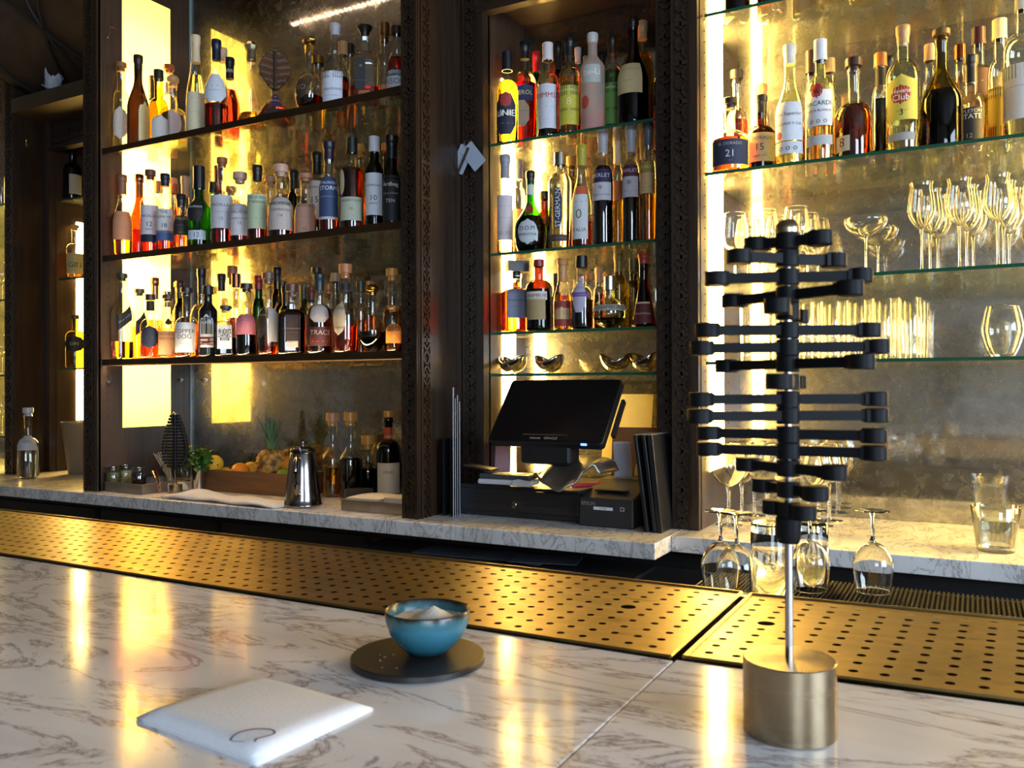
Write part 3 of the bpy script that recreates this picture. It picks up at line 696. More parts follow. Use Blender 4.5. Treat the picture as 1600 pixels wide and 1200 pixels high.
# ---- wide bay, topmost shelf
row(ZA[0], 'topmost shelf of wide bay', 'bottles on the topmost shelf of the wide bay', [
 (183, 100, 24, 2.262, 'std', 'y', None, 0, ('cork', '8a5f3c', .1), [('oval', .12, .52, 62, -10, 'e2d2c2', [T('EAU', .68, .16, '55504a'), T('BERGE', .5, .13, '55504a'), T('PARK', .34, .13, '55504a')])], 'pale green bottle with round cream label and cork'),
 (216, 87, 33, 2.265, 'burg', 'k', None, 0, ('foil', '2a1a12', .16), [('arch', .05, .5, 38, 40, 'e6d29a', [])], 'dark brown sloping bottle with tall arched cream label'),
 (236, 120, 16, 2.42, 'std', 'ol', None, 0, ('screw', '14120e', .28), None, 'small olive bottle with black cap between two dark bottles'),
 (248, 110, 28, 2.268, 'squat', 'ol', None, 0, ('screw', '1d2014', .13), [('arch', .05, .38, 60, 15, 'c9c6c4', [T('Cruz', .72, .2, '5a2020'), T('anejo', .3, .16, '44444a')])], 'yellow brown squat bottle with white arched label low down'),
 (264, 102, 25, 2.40, 'std', 'c', 'pale', .35, ('cork', 'a4582a', .09), [('rect', .70, .86, 70, 0, 'd8cfd6', [])], 'clear bottle with white paper tag round its neck'),
 (270, 117, 43, 2.275, 'squat', 'c', 'wat', .22, ('ball', 'c8a070', .16), [('oval', .16, .56, 48, -12, 'd6d0d4', [])], 'clear round flask with wooden ball stopper and crescent label'),
 (306, 56, 29, 2.27, 'hock', 'c', 'pale', .62, ('foil', 'd9c7a2', .27), [('rect', .03, .43, 62, -6, 'd9cfae', [T('Vieille', .86, .12, '4a4030'), T('Mirabelle', .5, .09, '6a6050'), T('M', .28, .14, '6a6050')])], 'tall slender clear bottle with long cream capsule'),
 (338, 63, 37, 2.275, 'burg', 'c', 'drk', .30, ('foil', '171c33', .22), [('oct', .31, .63, 58, -8, 'cfd6e2', [T('.', .85, .4, '20242e'), T('Cognac', .55, .13, '454a58'), T('grande', .4, .1, '454a58')])], 'clear bottle with octagonal white label and navy capsule'),
 (348, 76, 26, 2.42, 'burg', 'c', 'org', .45, ('foil', 'd0b08c', .14), [('oval', .42, .62, 45, 20, 'd98a7a', [T('12', .5, .4, 'a02020')])], 'clear bottle with small red seal and cream capsule'),
 (359, 91, 30, 2.30, 'burg', 'c', 'amb', .62, ('foil', '14141c', .26), [('rect', .84, .88, 60, 0, 'c8c4bc', [])], 'amber bottle with black lettered neck sleeve'),
 (392, 67, 40, 2.30, 'cone', 'c', 'gold', .2, ('crown', 'mc8b890', .24, .72), None, 'clear cut glass decanter with ornate glass stopper'),
 (430, 118, 62, 2.285, 'cone', 'c', 'org', .36, ('cork', '5a3722', .12), [('tag', .26, .62, 34, 2, '3a2148', [T('CONQUETE', .5, .16, 'd9cfe0'), T('*', .75, .22, 'd9cfe0')]), ('rect', .02, .22, 40, 8, '1b1a22', [])], 'wide cone decanter with purple label and brown ribbed fan stopper'),
 (484, 60, 46, 2.29, 'ball', 'c', 'drk', .26, ('crown', 'mc9a45a', .20, .8), [('oval', .20, .52, 26, -38, '3a3026', [T('XO', .5, .25, '8a7858')])], 'ribbed round decanter with gold neck and flared gold stopper'),
 (497, 89, 24, 2.45, 'std', 'c', 'gold', .4, ('screw', 'mb08a48', .1, 1.3), None, 'bottle with wide gold cap'),
 (524, 38, 42, 2.275, 'burg', 'c', 'drk', .36, ('foil', 'b9b4bc', .14), [('rect', .04, .40, 48, -18, 'd4d9e6', [T('CORDON BLEU', .40, .13, '333c58'), T('cognac', .2, .1, '555c70')]), ('rect', .32, .40, 49, -18, '14161e', [T('MARTELL', .5, .5, 'e2e2ea')]), ('oval', .50, .63, 24, -45, '1d1420', [])], 'cognac bottle with white label, black band and dark wax seal'),
 (536, 66, 24, 2.45, 'std', 'c', 'amb', .5, ('screw', 'c9a878', .16), None, 'bottle with straw coloured cap'),
 (547, 70, 22, 2.47, 'std', 'c', 'amb', .5, ('screw', '2a1d14', .12), None, 'bottle with brown cap'),
 (570, 42, 47, 2.285, 'flat', 'c', 'org', .22, ('flare', '14110f', .13, .95), [('rect', .16, .60, 24, -22, '2c2a2e', [T('*', .72, .15, 'b09040'), T('cognac', .3, .1, '77777c')])], 'broad shouldered clear bottle with grey label and flared black stopper'),
 (601, 37, 24, 2.31, 'std', 'c', 'org', .22, ('cork', 'mb08a58', .22, .85), [('rect', .10, .30, 70, 0, 'd08048', []), ('rect', .02, .10, 70, 0, 'c9b08c', [T('16', .5, .8, '6a4020')])], 'clear bottle with tall brass stopper and orange band'),
 (620, 42, 32, 2.265, 'burg', 'c', 'red', .55, ('screw', '2c1810', .12), [('rect', .02, .32, 62, -14, 'b9bac2', [T('VSOP', .45, .3, '55555e')]), ('rect', .24, .35, 62, -14, '131316', [T('REMY', .5, .55, 'c8c8cc')])], 'orange red bottle with black banded label'),
])
# brown ribbed fan shaped stopper of the cone decanter
for o in [o for o in COL.objects if o.get('label', '').startswith('wide cone decanter')]:
    mb = MB(); H0 = .118
    def fan(a, b):
        t = b; w = math.sin(PI*min(1, .06+t*.94))**.75*(.050+.012*t); x = (2*a-1)*w
        return (x, -.010+.006*math.cos(14*PI*a)*0+.0018*math.sin(t*120), H0+.135*t+.004*math.cos(2*PI*a))
    mb.grid(fan, 16, 90); 
    f = mb.build('fan_stopper', P('dark_woven_wood', (.10, .042, .018), .5, 0, .2, 30), o, smooth=60, solid=.012)
    mb = MB(); mb.tube([(0, -.018, H0-.004+.135*k/10) for k in range(11)], .006, 8); mb.build('rib', P('dark_rib', (.035, .018, .010), .45), f)
# ---- wide bay, middle shelf
row(ZA[1], 'middle shelf of wide bay', 'bottles on the middle shelf of the wide bay', [
 (179, 276, 29, 2.262, 'burg', 'c', 'amb', .55, ('foil', '8a5a44', .24), [('rect', .20, .56, 62, -6, 'c98d66', [T('MACKINLAY', .84, .13, '55301e'), T('III', .45, .25, '6a4028')])], 'amber bottle with tan label and copper capsule'),
 (207, 275, 29, 2.268, 'burg', 'br', 'amb', .35, ('foil', 'm9a6648', .26), None, 'dark brown bottle with long copper capsule and no label'),
 (227, 287, 22, 2.44, 'std', 'c', 'amb', .6, ('screw', '6a4a38', .14), None, 'bottle with brown cap behind the white label'),
 (235, 266, 29, 2.27, 'full', 'c', 'org', .45, ('cork', '70412a', .12, .95), [('rect', .24, .62, 62, -8, 'd6cfd6', [T('MACALLAN', .62, .13, '2a2a30'), T('12', .34, .16, '2a2a30'), T('years', .18, .08, '55555c')]), ('rect', .14, .24, 62, -8, '1c2038', [])], 'whisky bottle with white label numbered 12 over navy strip'),
 (253, 282, 24, 2.45, 'std', 'c', 'amb', .6, ('cork', 'b07a5a', .12), None, 'bottle with pale cork'),
 (258, 272, 27, 2.272, 'full', 'c', 'org', .40, ('foil', '1d2236', .16), [('rect', .24, .55, 62, -8, 'd8d4d6', [T('THE', .86, .12, '2a2a30'), T('GLENLIVET', .66, .14, '2a2a30'), T('18', .3, .18, '2a2a30')]), ('rect', .14, .27, 62, -8, '4a639a', [])], 'whisky bottle with white label numbered 18 over blue band'),
 (272, 288, 22, 2.47, 'std', 'c', 'org', .72, ('screw', '8a4a3a', .12), None, 'orange filled bottle'),
 (283, 304, 25, 2.262, 'burg', 'c', 'pink', .26, ('foil', '241c20', .22), [('rect', .26, .62, 64, 8, '2c2420', [T('TELDY', .84, .19, 'c0b090'), T('single malt', .5, .09, '8a7a60'), T('scotch', .14, .1, '8a7a60')])], 'small bottle with black label and gold lettering'),
 (289, 276, 24, 2.44, 'hock', 'c', 'wat', .4, ('foil', 'b08a6a', .24), None, 'tall clear bottle with bronze capsule'),
 (311, 260, 36, 2.272, 'pot', 'g', None, 0, ('screw', '0e0f10', .27), [('oct', .34, .68, 42, -24, '191b1c', [T('Glenfiddich', .56, .20, 'd6d8da')]), ('rect', .10, .22, 46, -14, 'b9c6d8', [T('12', .5, .5, '44485a')])], 'bright green bottle with black faceted label'),
 (333, 285, 18, 2.46, 'std', 'c', 'amb', .6, ('screw', '1a1a1a', .14), None, 'bottle with black cap behind the green one'),
 (341, 260, 22, 2.47, 'std', 'br', 'amb', .5, ('screw', '5a2a1c', .16), None, 'dark bottle with red brown cap'),
 (347, 247, 35, 2.275, 'full', 'c', 'drk', .44, ('cork', '9a5a34', .10, .9), [('rect', .20, .60, 64, -6, 'c2c2ca', [T('MACALLAN', .70, .13, '2a2a30'), T('fine oak', .5, .08, '55555c'), T('15', .28, .1, '55555c')])], 'tall whisky bottle with plain pale grey label and neck band'),
 (361, 292, 24, 2.45, 'std', 'c', 'amb', .6, ('cork', 'b98a68', .12), None, 'bottle with tan cork'),
 (375, 270, 30, 2.278, 'pot', 'c', 'drk', .36, ('cork', 'c49a86', .15), [('rect', .12, .62, 64, -4, 'd2ced4', [T('BALVENIE', .72, .11, '33333a'), T('DOUBLEWOOD', .52, .08, '55555c'), T('12', .38, .1, '33333a')])], 'whisky bottle with narrow white label and pink cork'),
 (402, 259, 31, 2.272, 'full', 'c', 'drk', .36, ('foil', '241a16', .20), [('rect', .16, .62, 64, -6, 'b6c4a4', [T('THE QUEEN', .9, .1, '33402e'), T('of Speyside', .78, .1, '33402e'), T('A', .55, .22, '33402e'), T('MALT', .3, .1, '33402e')])], 'whisky bottle with pale green illustrated label'),
 (422, 276, 24, 2.45, 'std', 'c', 'amb', .6, ('cork', 'b88462', .12), None, 'bottle with orange cork'),
 (439, 258, 38, 2.275, 'pot', 'c', 'drk', .30, ('cork', 'd0a894', .16), [('rect', .12, .62, 66, -4, 'bdb2ac', [T('BALVENIE', .78, .11, '33302e'), T('CARIBBEAN', .6, .08, '55504c'), T('14', .42, .1, '55504c')])], 'wide whisky bottle with large grey cream label and pink cork'),
 (459, 267, 20, 2.44, 'std', 'dg', None, 0, ('foil', '1d241e', .24), None, 'slim dark green bottle neck'),
 (470, 296, 20, 2.40, 'std', 'c', 'gold', .6, ('cork', 'c9a268', .12), None, 'short gold bottle'),
 (478, 272, 32, 2.30, 'pot', 'c', 'amb', .40, ('cork', 'b47a5e', .12), [('rect', .02, .56, 64, -8, 'b98f7c', [T('DISTMA', .6, .12, '3a2a24'), T('12', .2, .1, '3a2a24')])], 'whisky bottle with dull pink label, partly hidden'),
 (495, 238, 30, 2.33, 'full', 'c', 'drk', .64, ('foil', '16150f', .24), [('rect', .24, .68, 62, -14, 'd0c9c8', [T('BOWMORE', .82, .12, '28282e'), T('15', .5, .16, '28282e')])], 'dark whisky bottle with white label numbered 15'),
 (514, 222, 31, 2.268, 'pot', 'c', 'org', .46, ('foil', '1b1a2c', .20), [('rect', .17, .62, 66, -6, '33466e', [T('TALISKER', .84, .13, 'dfe4ee'), T('STORM', .70, .13, 'dfe4ee'), T('single malt', .5, .07, 'aab4c8')]), ('rect', .14, .17, 66, -6, 'b8b8b8', [])], 'amber whisky bottle with deep blue label'),
 (550, 215, 37, 2.272, 'full', 'y', 'drk', .70, ('screw', '1e2119', .17), [('rect', .10, .36, 60, -8, 'b4baa8', [T('LAGAVULIN', .85, .16, '4a4a40'), T('16', .5, .16, 'a05040')]), ('oval', .38, .68, 20, -58, 'c8bfa0', [])], 'dark amber whisky bottle with low pale label and oval seal'),
 (561, 227, 22, 2.43, 'std', 'y', 'amb', .5, ('cork', 'c98f3c', .12), None, 'bottle with orange cork beside the white capped one'),
 (585, 214, 28, 2.275, 'full', 'dg', None, 0, ('screw', 'cfcfd6', .17), [('rect', .14, .62, 64, -8, 'cdd0da', [T('LAPHROAIG', .70, .12, '24282e'), T('10', .40, .13, '24282e'), T('years', .28, .07, '55555c')])], 'green bottle with white cap and long white label'),
 (605, 225, 20, 2.43, 'std', 'ol', 'amb', .5, ('cork', 'd07a28', .12), None, 'bottle with bright orange cork'),
 (612, 212, 28, 2.265, 'pot', 'dg', None, 0, ('foil', '0d0e0e', .26), [('rect', .04, .56, 66, -10, '17191b', [T('Ardbeg', .80, .17, 'd6d8da'), T('THE ULTIMATE', .6, .07, '9a9ca0'), T('TEN', .44, .08, 'c0c0c4')])], 'dark green bottle with black label beside carved pillar'),
])
# ---- wide bay, lowest shelf
row(ZA[2], 'lowest shelf of wide bay', 'bottles on the lowest shelf of the wide bay', [
 (186, 428, 28, 2.262, 'jw', 'y', 'gold', .22, ('cork', '2c3428', .09), [('diag', .42, .60, 40, -10, '1c1d22', [T('Blue Label', .5, .5, '8a8f9c')])], 'square green tinted bottle with slanting black label', 28),
 (213, 452, 22, 2.275, 'jw', 'y', 'amb', .5, ('cork', '4a4030', .1), [('diag', .44, .66, 40, -6, '2a2a2e', [T('Reserve', .5, .4, '8a8a90')])], 'square bottle with slanting grey label', 24),
 (223, 436, 24, 2.42, 'std', 'c', 'amb', .5, ('foil', 'm9a6a54', .26), None, 'bottle with copper sleeve'),
 (235, 460, 30, 2.272, 'squat', 'c', 'org', .30, ('screw', '3a2418', .09), [('rect', .76, .92, 70, 0, '2b1d16', []), ('oval', .16, .52, 58, -6, '232a44', [T('bourbon', .5, .2, '6a7088')])], 'amber bottle with dark neck band and navy label'),
 (247, 444, 20, 2.45, 'std', 'y', 'gold', .5, ('cork', '6a6a20', .1), None, 'bottle with green collar and thin cork'),
 (256, 456, 22, 2.43, 'std', 'c', 'gold', .5, ('screw', 'm9a8a7a', .22), None, 'bottle with metal cap'),
 (263, 461, 30, 2.285, 'squat', 'c', 'org', .30, ('cork', '4a3424', .10), [('rect', .06, .46, 64, -6, 'b98d6a', [T('MONKEY', .86, .13, '4a3020'), T('SHOULDER', .68, .13, '4a3020')]), ('oval', .56, .68, 26, 0, '5a3a24', [])], 'whisky bottle with tan label and three small brown figures'),
 (281, 439, 18, 2.45, 'std', 'br', 'red', .5, ('foil', '3a1a14', .22), None, 'slim red brown bottle'),
 (292, 450, 36, 2.27, 'squat', 'c', 'amb', .40, ('cork', '221e1e', .11), [('rect', .08, .54, 56, -14, 'd2d4da', [T('COPPER', .70, .15, '2a2a30'), T('DOG', .52, .15, '2a2a30'), T('blended', .3, .07, '55555c')])], 'round shouldered whisky bottle with tall white label and big lettering'),
 (315, 420, 36, 2.45, 'squat', 'c', 'amb', .40, ('foil', '17130f', .28), None, 'wide clear bottle with tall black capsule'),
 (325, 447, 28, 2.268, 'full', 'b', None, 0, ('screw', '1a1715', .12), [('arch', .14, .62, 44, -10, 'd0d0d2', [T('IRISH', .3, .06, '33333a')]), ('arch', .33, .60, 36, -10, '1b1b1e', [T('SLANE', .62, .42, 'e0e0e2')]), ('rect', .17, .29, 44, -10, '7a2020', [])], 'black bottle with white arched label and red band'),
 (346, 428, 22, 2.44, 'hock', 'c', 'amb', .4, ('foil', '2c2218', .20), None, 'slim bottle with dark brown capsule'),
 (353, 478, 32, 2.272, 'sq', 'c', 'blk', .40, ('cork', '3a342e', .10), [('rect', .16, .66, 34, -6, 'd2d2d6', [T('響', .55, .50, '1c1c20')])], 'low faceted bottle with white label and one brush written character'),
 (363, 416, 18, 2.47, 'std', 'c', 'amb', .5, ('cork', 'b06a48', .2), None, 'bottle with pink brown stopper'),
 (369, 428, 22, 2.42, 'std', 'c', 'amb', .5, ('screw', 'm8a5a40', .16), None, 'bottle with copper cap'),
 (385, 443, 31, 2.27, 'squat', 'c', 'blk', .58, ('cork', '2c1e18', .12), [('rect', .32, .62, 64, -6, 'c0707e', [T('MALTED', .7, .12, '6a3040'), T('O', .4, .35, '9a5462')])], 'dark bottle with square pink label'),
 (404, 431, 20, 2.43, 'std', 'dg', None, 0, ('foil', '8a1f1c', .17), None, 'green bottle with red cap'),
 (419, 426, 32, 2.272, 'squat', 'c', 'org', .12, ('cork', '6a4a3a', .13), [('oval', .22, .66, 34, -44, '2a2320', [T('MICHTERS', .70, .14, 'a89a88'), T('RYE', .3, .13, 'a89a88')]), ('rect', .18, .62, 34, 34, 'b8b6b8', [])], 'clear bottle with dark oval label, half turned'),
 (433, 418, 18, 2.46, 'std', 'k', None, 0, ('foil', '17120e', .24), None, 'slim black bottle behind the dark oval label'),
 (441, 440, 24, 2.44, 'std', 'dg', None, 0, ('screw', '20201c', .1), None, 'green bottle with black cap'),
 (447, 447, 22, 2.40, 'std', 'k', None, 0, ('foil', '141414', .24), None, 'short black bottle'),
 (456, 444, 44, 2.275, 'flat', 'c', 'drk', .80, ('cork', '5a3a2c', .18, .95), [('rect', .20, .64, 36, 0, '2e1a16', [T('WOODFORD RESERVE', .50, .11, 'a07868'), T('distillers select', .36, .07, '8a6656')]), ('rect', .12, .22, 32, 2, 'a8a4a2', [])], 'broad flat bourbon bottle with dark brown label and white strip'),
 (475, 445, 16, 2.44, 'std', 'dg', None, 0, ('screw', '3a4a34', .2), None, 'small green bottle'),
 (487, 447, 20, 2.42, 'std', 'c', 'amb', .6, ('foil', '6a2e24', .2), [('rect', .78, .88, 70, 0, '1c1420', [])], 'bottle with dark red cap'),
 (495, 418, 26, 2.47, 'std', 'c', 'gold', .4, ('cork', '3a2a14', .1), None, 'tall pale bottle with brown cork'),
 (499, 429, 40, 2.27, 'squat', 'c', 'drk', .62, ('foil', '1f3038', .20), [('oct', .40, .64, 44, 0, 'b4a8a4', []), ('rect', .10, .34, 50, 4, '4a1712', [T('TRACE', .7, .42, 'b8a8a0'), T('bourbon', .25, .2, '9a8880')])], 'reddish bourbon bottle with torn edged white label and teal capsule'),
 (513, 444, 22, 2.44, 'std', 'c', 'amb', .5, ('cork', 'a0662c', .14), None, 'bottle with wide orange cork'),
 (524, 427, 24, 2.47, 'hock', 'c', 'gold', .5, ('screw', 'b09a78', .1), None, 'tall clear ribbed bottle'),
 (540, 413, 40, 2.272, 'squat', 'c', 'org', .34, ('cork', 'b0754c', .16), [('oval', .22, .66, 34, -34, 'c2ad90', [T('MICHTERS', .76, .13, '3a2c22'), T('o', .48, .3, '5a4434'), T('BOURBON', .22, .11, '3a2c22')]), ('rect', .80, .88, 70, 0, '2c2424', [])], 'bourbon bottle with cream oval label and tall copper stopper'),
 (564, 440, 22, 2.44, 'std', 'c', 'amb', .5, ('screw', '4a4a34', .14), None, 'bottle with grey green cap'),
 (576, 440, 22, 2.46, 'std', 'c', 'amb', .6, ('cork', 'b8742c', .16), None, 'bottle with wide amber stopper'),
 (582, 444, 46, 2.278, 'ball', 'c', 'blk', .34, ('ball', 'mc08c40', .16), None, 'squat faceted decanter with round gold stopper'),
 (613, 420, 30, 2.42, 'squat', 'c', 'drk', .60, ('cork', 'd09a48', .14), None, 'amber decanter bottle with yellow cork'),
 (616, 478, 26, 2.262, 'squat', 'c', 'org', .34, ('cork', '8a5a24', .12), [('rect', .20, .66, 66, -10, 'd0843a', [T('OSO', .72, .24, '6a3a14'), T('PAN', .42, .16, '6a3a14')])], 'small bottle with orange label beside carved pillar'),
])
# ---- narrow bay
row(ZB[0], 'topmost shelf of narrow bay', 'bottles on the topmost shelf of the narrow bay', [
 (783, 84, 35, 2.522, 'std', 'y', 'gold', .75, ('screw', '15151c', .20), [('oct', .10, .56, 56, -10, '22263a', [T('LINIE', .52, .17, 'e8e4da'), T('aquavit', .28, .09, 'b0b0b8')]), ('oval', .40, .58, 30, -8, 'b03a34', []), ('rect', .30, .37, 44, -10, '0f0f12', [T('LINIE', .5, .8, 'f0ece2')])], 'clear bottle with navy label and red oval'),
 (820, 66, 38, 2.522, 'std', 'y', 'red', .62, ('foil', '17161d', .16), [('rect', .44, .58, 56, -14, '2a3f78', [T('APEROL', .5, .55, 'e8d890')]), ('oct', .20, .44, 44, -24, 'b4b09c', [T('aperitivo', .6, .14, '5a5a50')])], 'bright red aperitif bottle with blue band label'),
 (838, 81, 16, 2.64, 'std', 'dg', None, 0, ('foil', 'b01c22', .20), None, 'green bottle with red cap'),
 (856, 68, 33, 2.525, 'std', 'y', 'blk', .50, ('screw', 'd8cfd0', .18), [('rect', .10, .58, 60, -10, 'cfd0da', [T('PIMMS', .74, .17, 'a81c2a'), T('No 1', .5, .12, '55555c'), T('cup', .2, .08, '55555c')])], 'dark liqueur bottle with long white label and red lettering'),
 (872, 66, 16, 2.66, 'std', 'k', None, 0, ('foil', '101010', .26), None, 'slim black bottle'),
 (890, 59, 34, 2.53, 'std', 'y', 'yel', .60, ('foil', '191713', .19), [('rect', .10, .50, 60, -4, 'c4bc3e', [T('LIQUEUR', .3, .1, '3a3a20'), T('8', .58, .2, 'e0dca0')]), ('rect', .40, .50, 60.5, -4, '15151a', [T('CHARTREUSE', .5, .55, 'd8d8b0')]), ('rect', .24, .27, 60.5, -4, '15151a', [])], 'yellow liqueur bottle with yellow and black label'),
 (903, 75, 14, 2.66, 'std', 'c', 'pale', .5, ('foil', 'c8bfb8', .15), None, 'bottle with white neck sleeve'),
 (915, 88, 14, 2.67, 'std', 'c', 'pale', .5, ('screw', 'd0c8a0', .16), None, 'bottle with cream cap'),
 (926, 53, 38, 2.53, 'full', 'f', 'pink', .18, ('foil', 'cfc9c4', .10), [('rect', .48, .66, 44, -6, 'b8b9b4', [T('bu-Li', .6, .45, 'e8e8ec')]), ('oval', .22, .36, 22, -40, 'b84a40', [])], 'frosted white bottle with red splash and green neck'),
 (941, 87, 14, 2.66, 'std', 'br', None, 0, ('screw', '1a1512', .12), None, 'brown bottle with black cap'),
 (957, 57, 30, 2.545, 'std', 'c', 'grn', .66, ('foil', '1d1b14', .18), [('rect', .10, .52, 62, -8, '5f8f3e', [T('LIQUEUR', .3, .1, '24341c')]), ('rect', .42, .52, 62.5, -8, '15181a', [T('CHARTREUSE', .5, .55, 'd0d8c0')]), ('rect', .24, .27, 62.5, -8, '15181a', [])], 'green liqueur bottle with green and black label'),
 (989, 29, 50, 2.535, 'burg', 'br', 'blk', .5, ('foil', '201510', .10), [('rect', .28, .56, 52, -18, 'c4b183', [T('MARASCHINO', .8, .1, '5a4a30'), T('GOLD', .42, .12, '6a5a40')])], 'large dark sloping bottle with aged cream label'),
 (1004, 34, 34, 2.62, 'std', 'y', 'gold', .72, ('foil', 'c89a68', .16), None, 'tall golden bottle with ribbed tan cap'),
])
row(ZB[1], 'second shelf of narrow bay', 'bottles on the second shelf of the narrow bay', [
 (786, 243, 27, 2.522, 'std', 'c', 'pale', .45, ('foil', '8a8c98', .24), [('rect', .14, .60, 62, -8, 'cfc3c6', [T('PROVERIE', .76, .11, '4a4448'), T('eau de vie', .5, .07, '6a6468')]), ('rect', .19, .235, 62.5, -8, '9a9078', [])], 'clear bottle with long pinkish label and grey capsule'),
 (809, 250, 24, 2.62, 'std', 'c', 'pink', .5, ('foil', '6a6a70', .20), [('rect', .22, .5, 60, 0, 'd89a5c', [T('GIFFARD', .7, .2, '7a4a24')])], 'bottle with orange label and grey capsule'),
 (829, 268, 50, 2.525, 'bell', 'g', 'blk', .45, ('foil', '141a12', .16), [('oval', .08, .40, 40, -14, 'b9bfc4', [T('D.O.M', .62, .17, '33343a'), T('BENEDICTINE', .38, .10, '33343a')]), ('oval', .46, .60, 34, -12, '7a2018', [T('*', .5, .4, 'a85040')]), ('tag', .72, .84, 80, 0, 'c8c8c4', [])], 'green bell shaped bottle with red wax seal and oval label'),
 (850, 300, 20, 2.64, 'std', 'br', 'drk', .5, ('screw', '2a1a12', .12), None, 'short brown bottle behind the green bell bottle'),
 (875, 239, 38, 2.53, 'slim', 'c', 'pale', .80, ('screw', 'mb0a89a', .13, 1.25), [('oct', .22, .64, 18, -10, '1d2c4a', [('ST-GERMAIN', .5, .2, 'e0e4ea', 'v')]), ('rect', .08, .15, 40, -6, '4a3a34', [T('LIQUEUR', .5, .5, 'a09080')])], 'fluted clear bottle with narrow upright navy label'),
 (893, 245, 18, 2.64, 'std', 'ol', None, 0, ('cork', 'b08848', .14), None, 'olive bottle with tan cork'),
 (909, 227, 32, 2.53, 'burg', 'c', 'drk', .26, ('foil', 'b8a838', .20), [('rect', .08, .52, 52, -18, 'd0d2d8', [T('QUAGLIA', .84, .12, '3a3a40'), T('0', .55, .22, '6a7a48'), T('ITALIA', .2, .08, '3a3a40')]), ('rect', .52, .60, 52, -10, 'c8603c', [])], 'clear bottle with yellow capsule and white leaf label'),
 (942, 208, 33, 2.528, 'std', 'c', 'blk', .72, ('foil', 'b0b0b8', .18), [('rect', .40, .56, 62, -14, 'c0bec8', [T('CREME DE CASSIS', .3, .14, '4a4050'), T('*', .6, .4, '4a3058')]), ('rect', .56, .68, 62, -14, '2c2448', [T('MERLET', .5, .5, 'c8c4d8')])], 'dark purple liqueur bottle with white and purple label, silver capsule'),
 (965, 214, 20, 2.62, 'std', 'c', 'gold', .5, ('foil', 'c8b8a0', .24), [('rect', .44, .62, 60, 0, 'c87a44', [])], 'slim bottle with orange label and pale capsule'),
 (986, 199, 28, 2.53, 'std', 'c', 'blk', .62, ('foil', 'a8a8b0', .22), [('rect', .40, .58, 62, -14, 'b8b4c0', [T('MURE SAUVAGE', .3, .14, '4a4050'), T('*', .6, .4, '6a3a58')]), ('rect', .58, .68, 62, -14, '4e2038', [T('MERLET', .5, .5, 'd0b8c8')])], 'dark liqueur bottle with white and maroon label, silver capsule'),
 (1005, 214, 16, 2.64, 'std', 'c', 'gold', .5, ('foil', 'd0b890', .2), None, 'slim gold bottle'),
 (1013, 197, 26, 2.535, 'std', 'c', 'gold', .55, ('foil', '5a5a60', .17), [('rect', .42, .60, 62, -14, 'c8a874', [T('TRIPLE SEC', .3, .14, '6a5030')]), ('rect', .60, .70, 62, -14, '9a8438', [T('MERLET', .5, .5, 'd8cc98')])], 'golden liqueur bottle with tan label beside the carved stile'),
])
row(ZB[2], 'third shelf of narrow bay', 'bottles on the third shelf of the narrow bay', [
 (799, 410, 46, 2.53, 'sq', 'c', 'org', .86, ('box', '16110e', .24), [('rect', .24, .78, 34, -8, '70748a', [T('DISARONNO', .54, .13, '1f2230'), T('originale', .36, .07, '33364a')])], 'square orange liqueur bottle with grey blue label and square stopper', 14),
 (842, 406, 42, 2.528, 'std', 'br', 'blk', .6, ('screw', '8a201c', .10), [('rect', .16, .46, 46, -18, 'a08a5e', [T('liqueur', .5, .1, '5a4a30')]), ('rect', .44, .56, 50, -14, 'c9c2b8', [T('DRAMBUIE', .5, .55, '6a1a1c')])], 'dark brown liqueur bottle with red cap and white name band'),
 (869, 428, 16, 2.64, 'std', 'br', 'drk', .5, ('screw', '1a1a1a', .2), None, 'small brown bottle with black cap'),
 (879, 404, 28, 2.535, 'burg', 'c', 'gold', .50, ('foil', 'c08a50', .32), [('rect', .06, .42, 64, -6, '8a3428', []), ('arch', .16, .34, 56, -6, 'd8b888', [T('APRICOT', .4, .25, '8a3428')])], 'slender bottle with orange neck sleeve and red label'),
 (909, 400, 35, 2.53, 'squat', 'c', 'blk', .42, ('screw', '17171a', .16), [('oct', .24, .74, 34, -16, 'b0aac0', [T('GIN', .86, .1, '4a4660'), T('PARMA VIOLET', .62, .1, '4a4660')]), ('rect', .46, .52, 48, -10, '6a4a9a', [])], 'clear round bottle with violet and white label'),
 (936, 419, 18, 2.64, 'std', 'c', 'drk', .6, ('foil', 'b89070', .22), None, 'bottle with tan neck sleeve'),
 (953, 432, 54, 2.53, 'ball', 'y', 'blk', .22, ('screw', 'md0ccc0', .26), [('rect', .36, .48, 66, 0, 'a0a098', [T('CHAMBORD', .5, .75, '30302c')])], 'round golden liqueur bottle with silver name band'),
 (967, 396, 24, 2.64, 'std', 'ol', None, 0, ('foil', '6a5a24', .24), None, 'olive bottle with foil neck'),
 (990, 404, 18, 2.66, 'std', 'ol', None, 0, ('screw', '6a5a30', .18), None, 'slim olive bottle'),
 (1006, 396, 38, 2.53, 'cone', 'br', 'red', .70, ('foil', '9a3420', .14), [('rect', .05, .32, 50, -8, '5a1c20', [T('Grand Marnier', .5, .3, 'd0c0b0')]), ('rect', .32, .345, 50, -8, 'c8b8a0', [])], 'orange red pot shaped liqueur bottle with maroon label'),
])
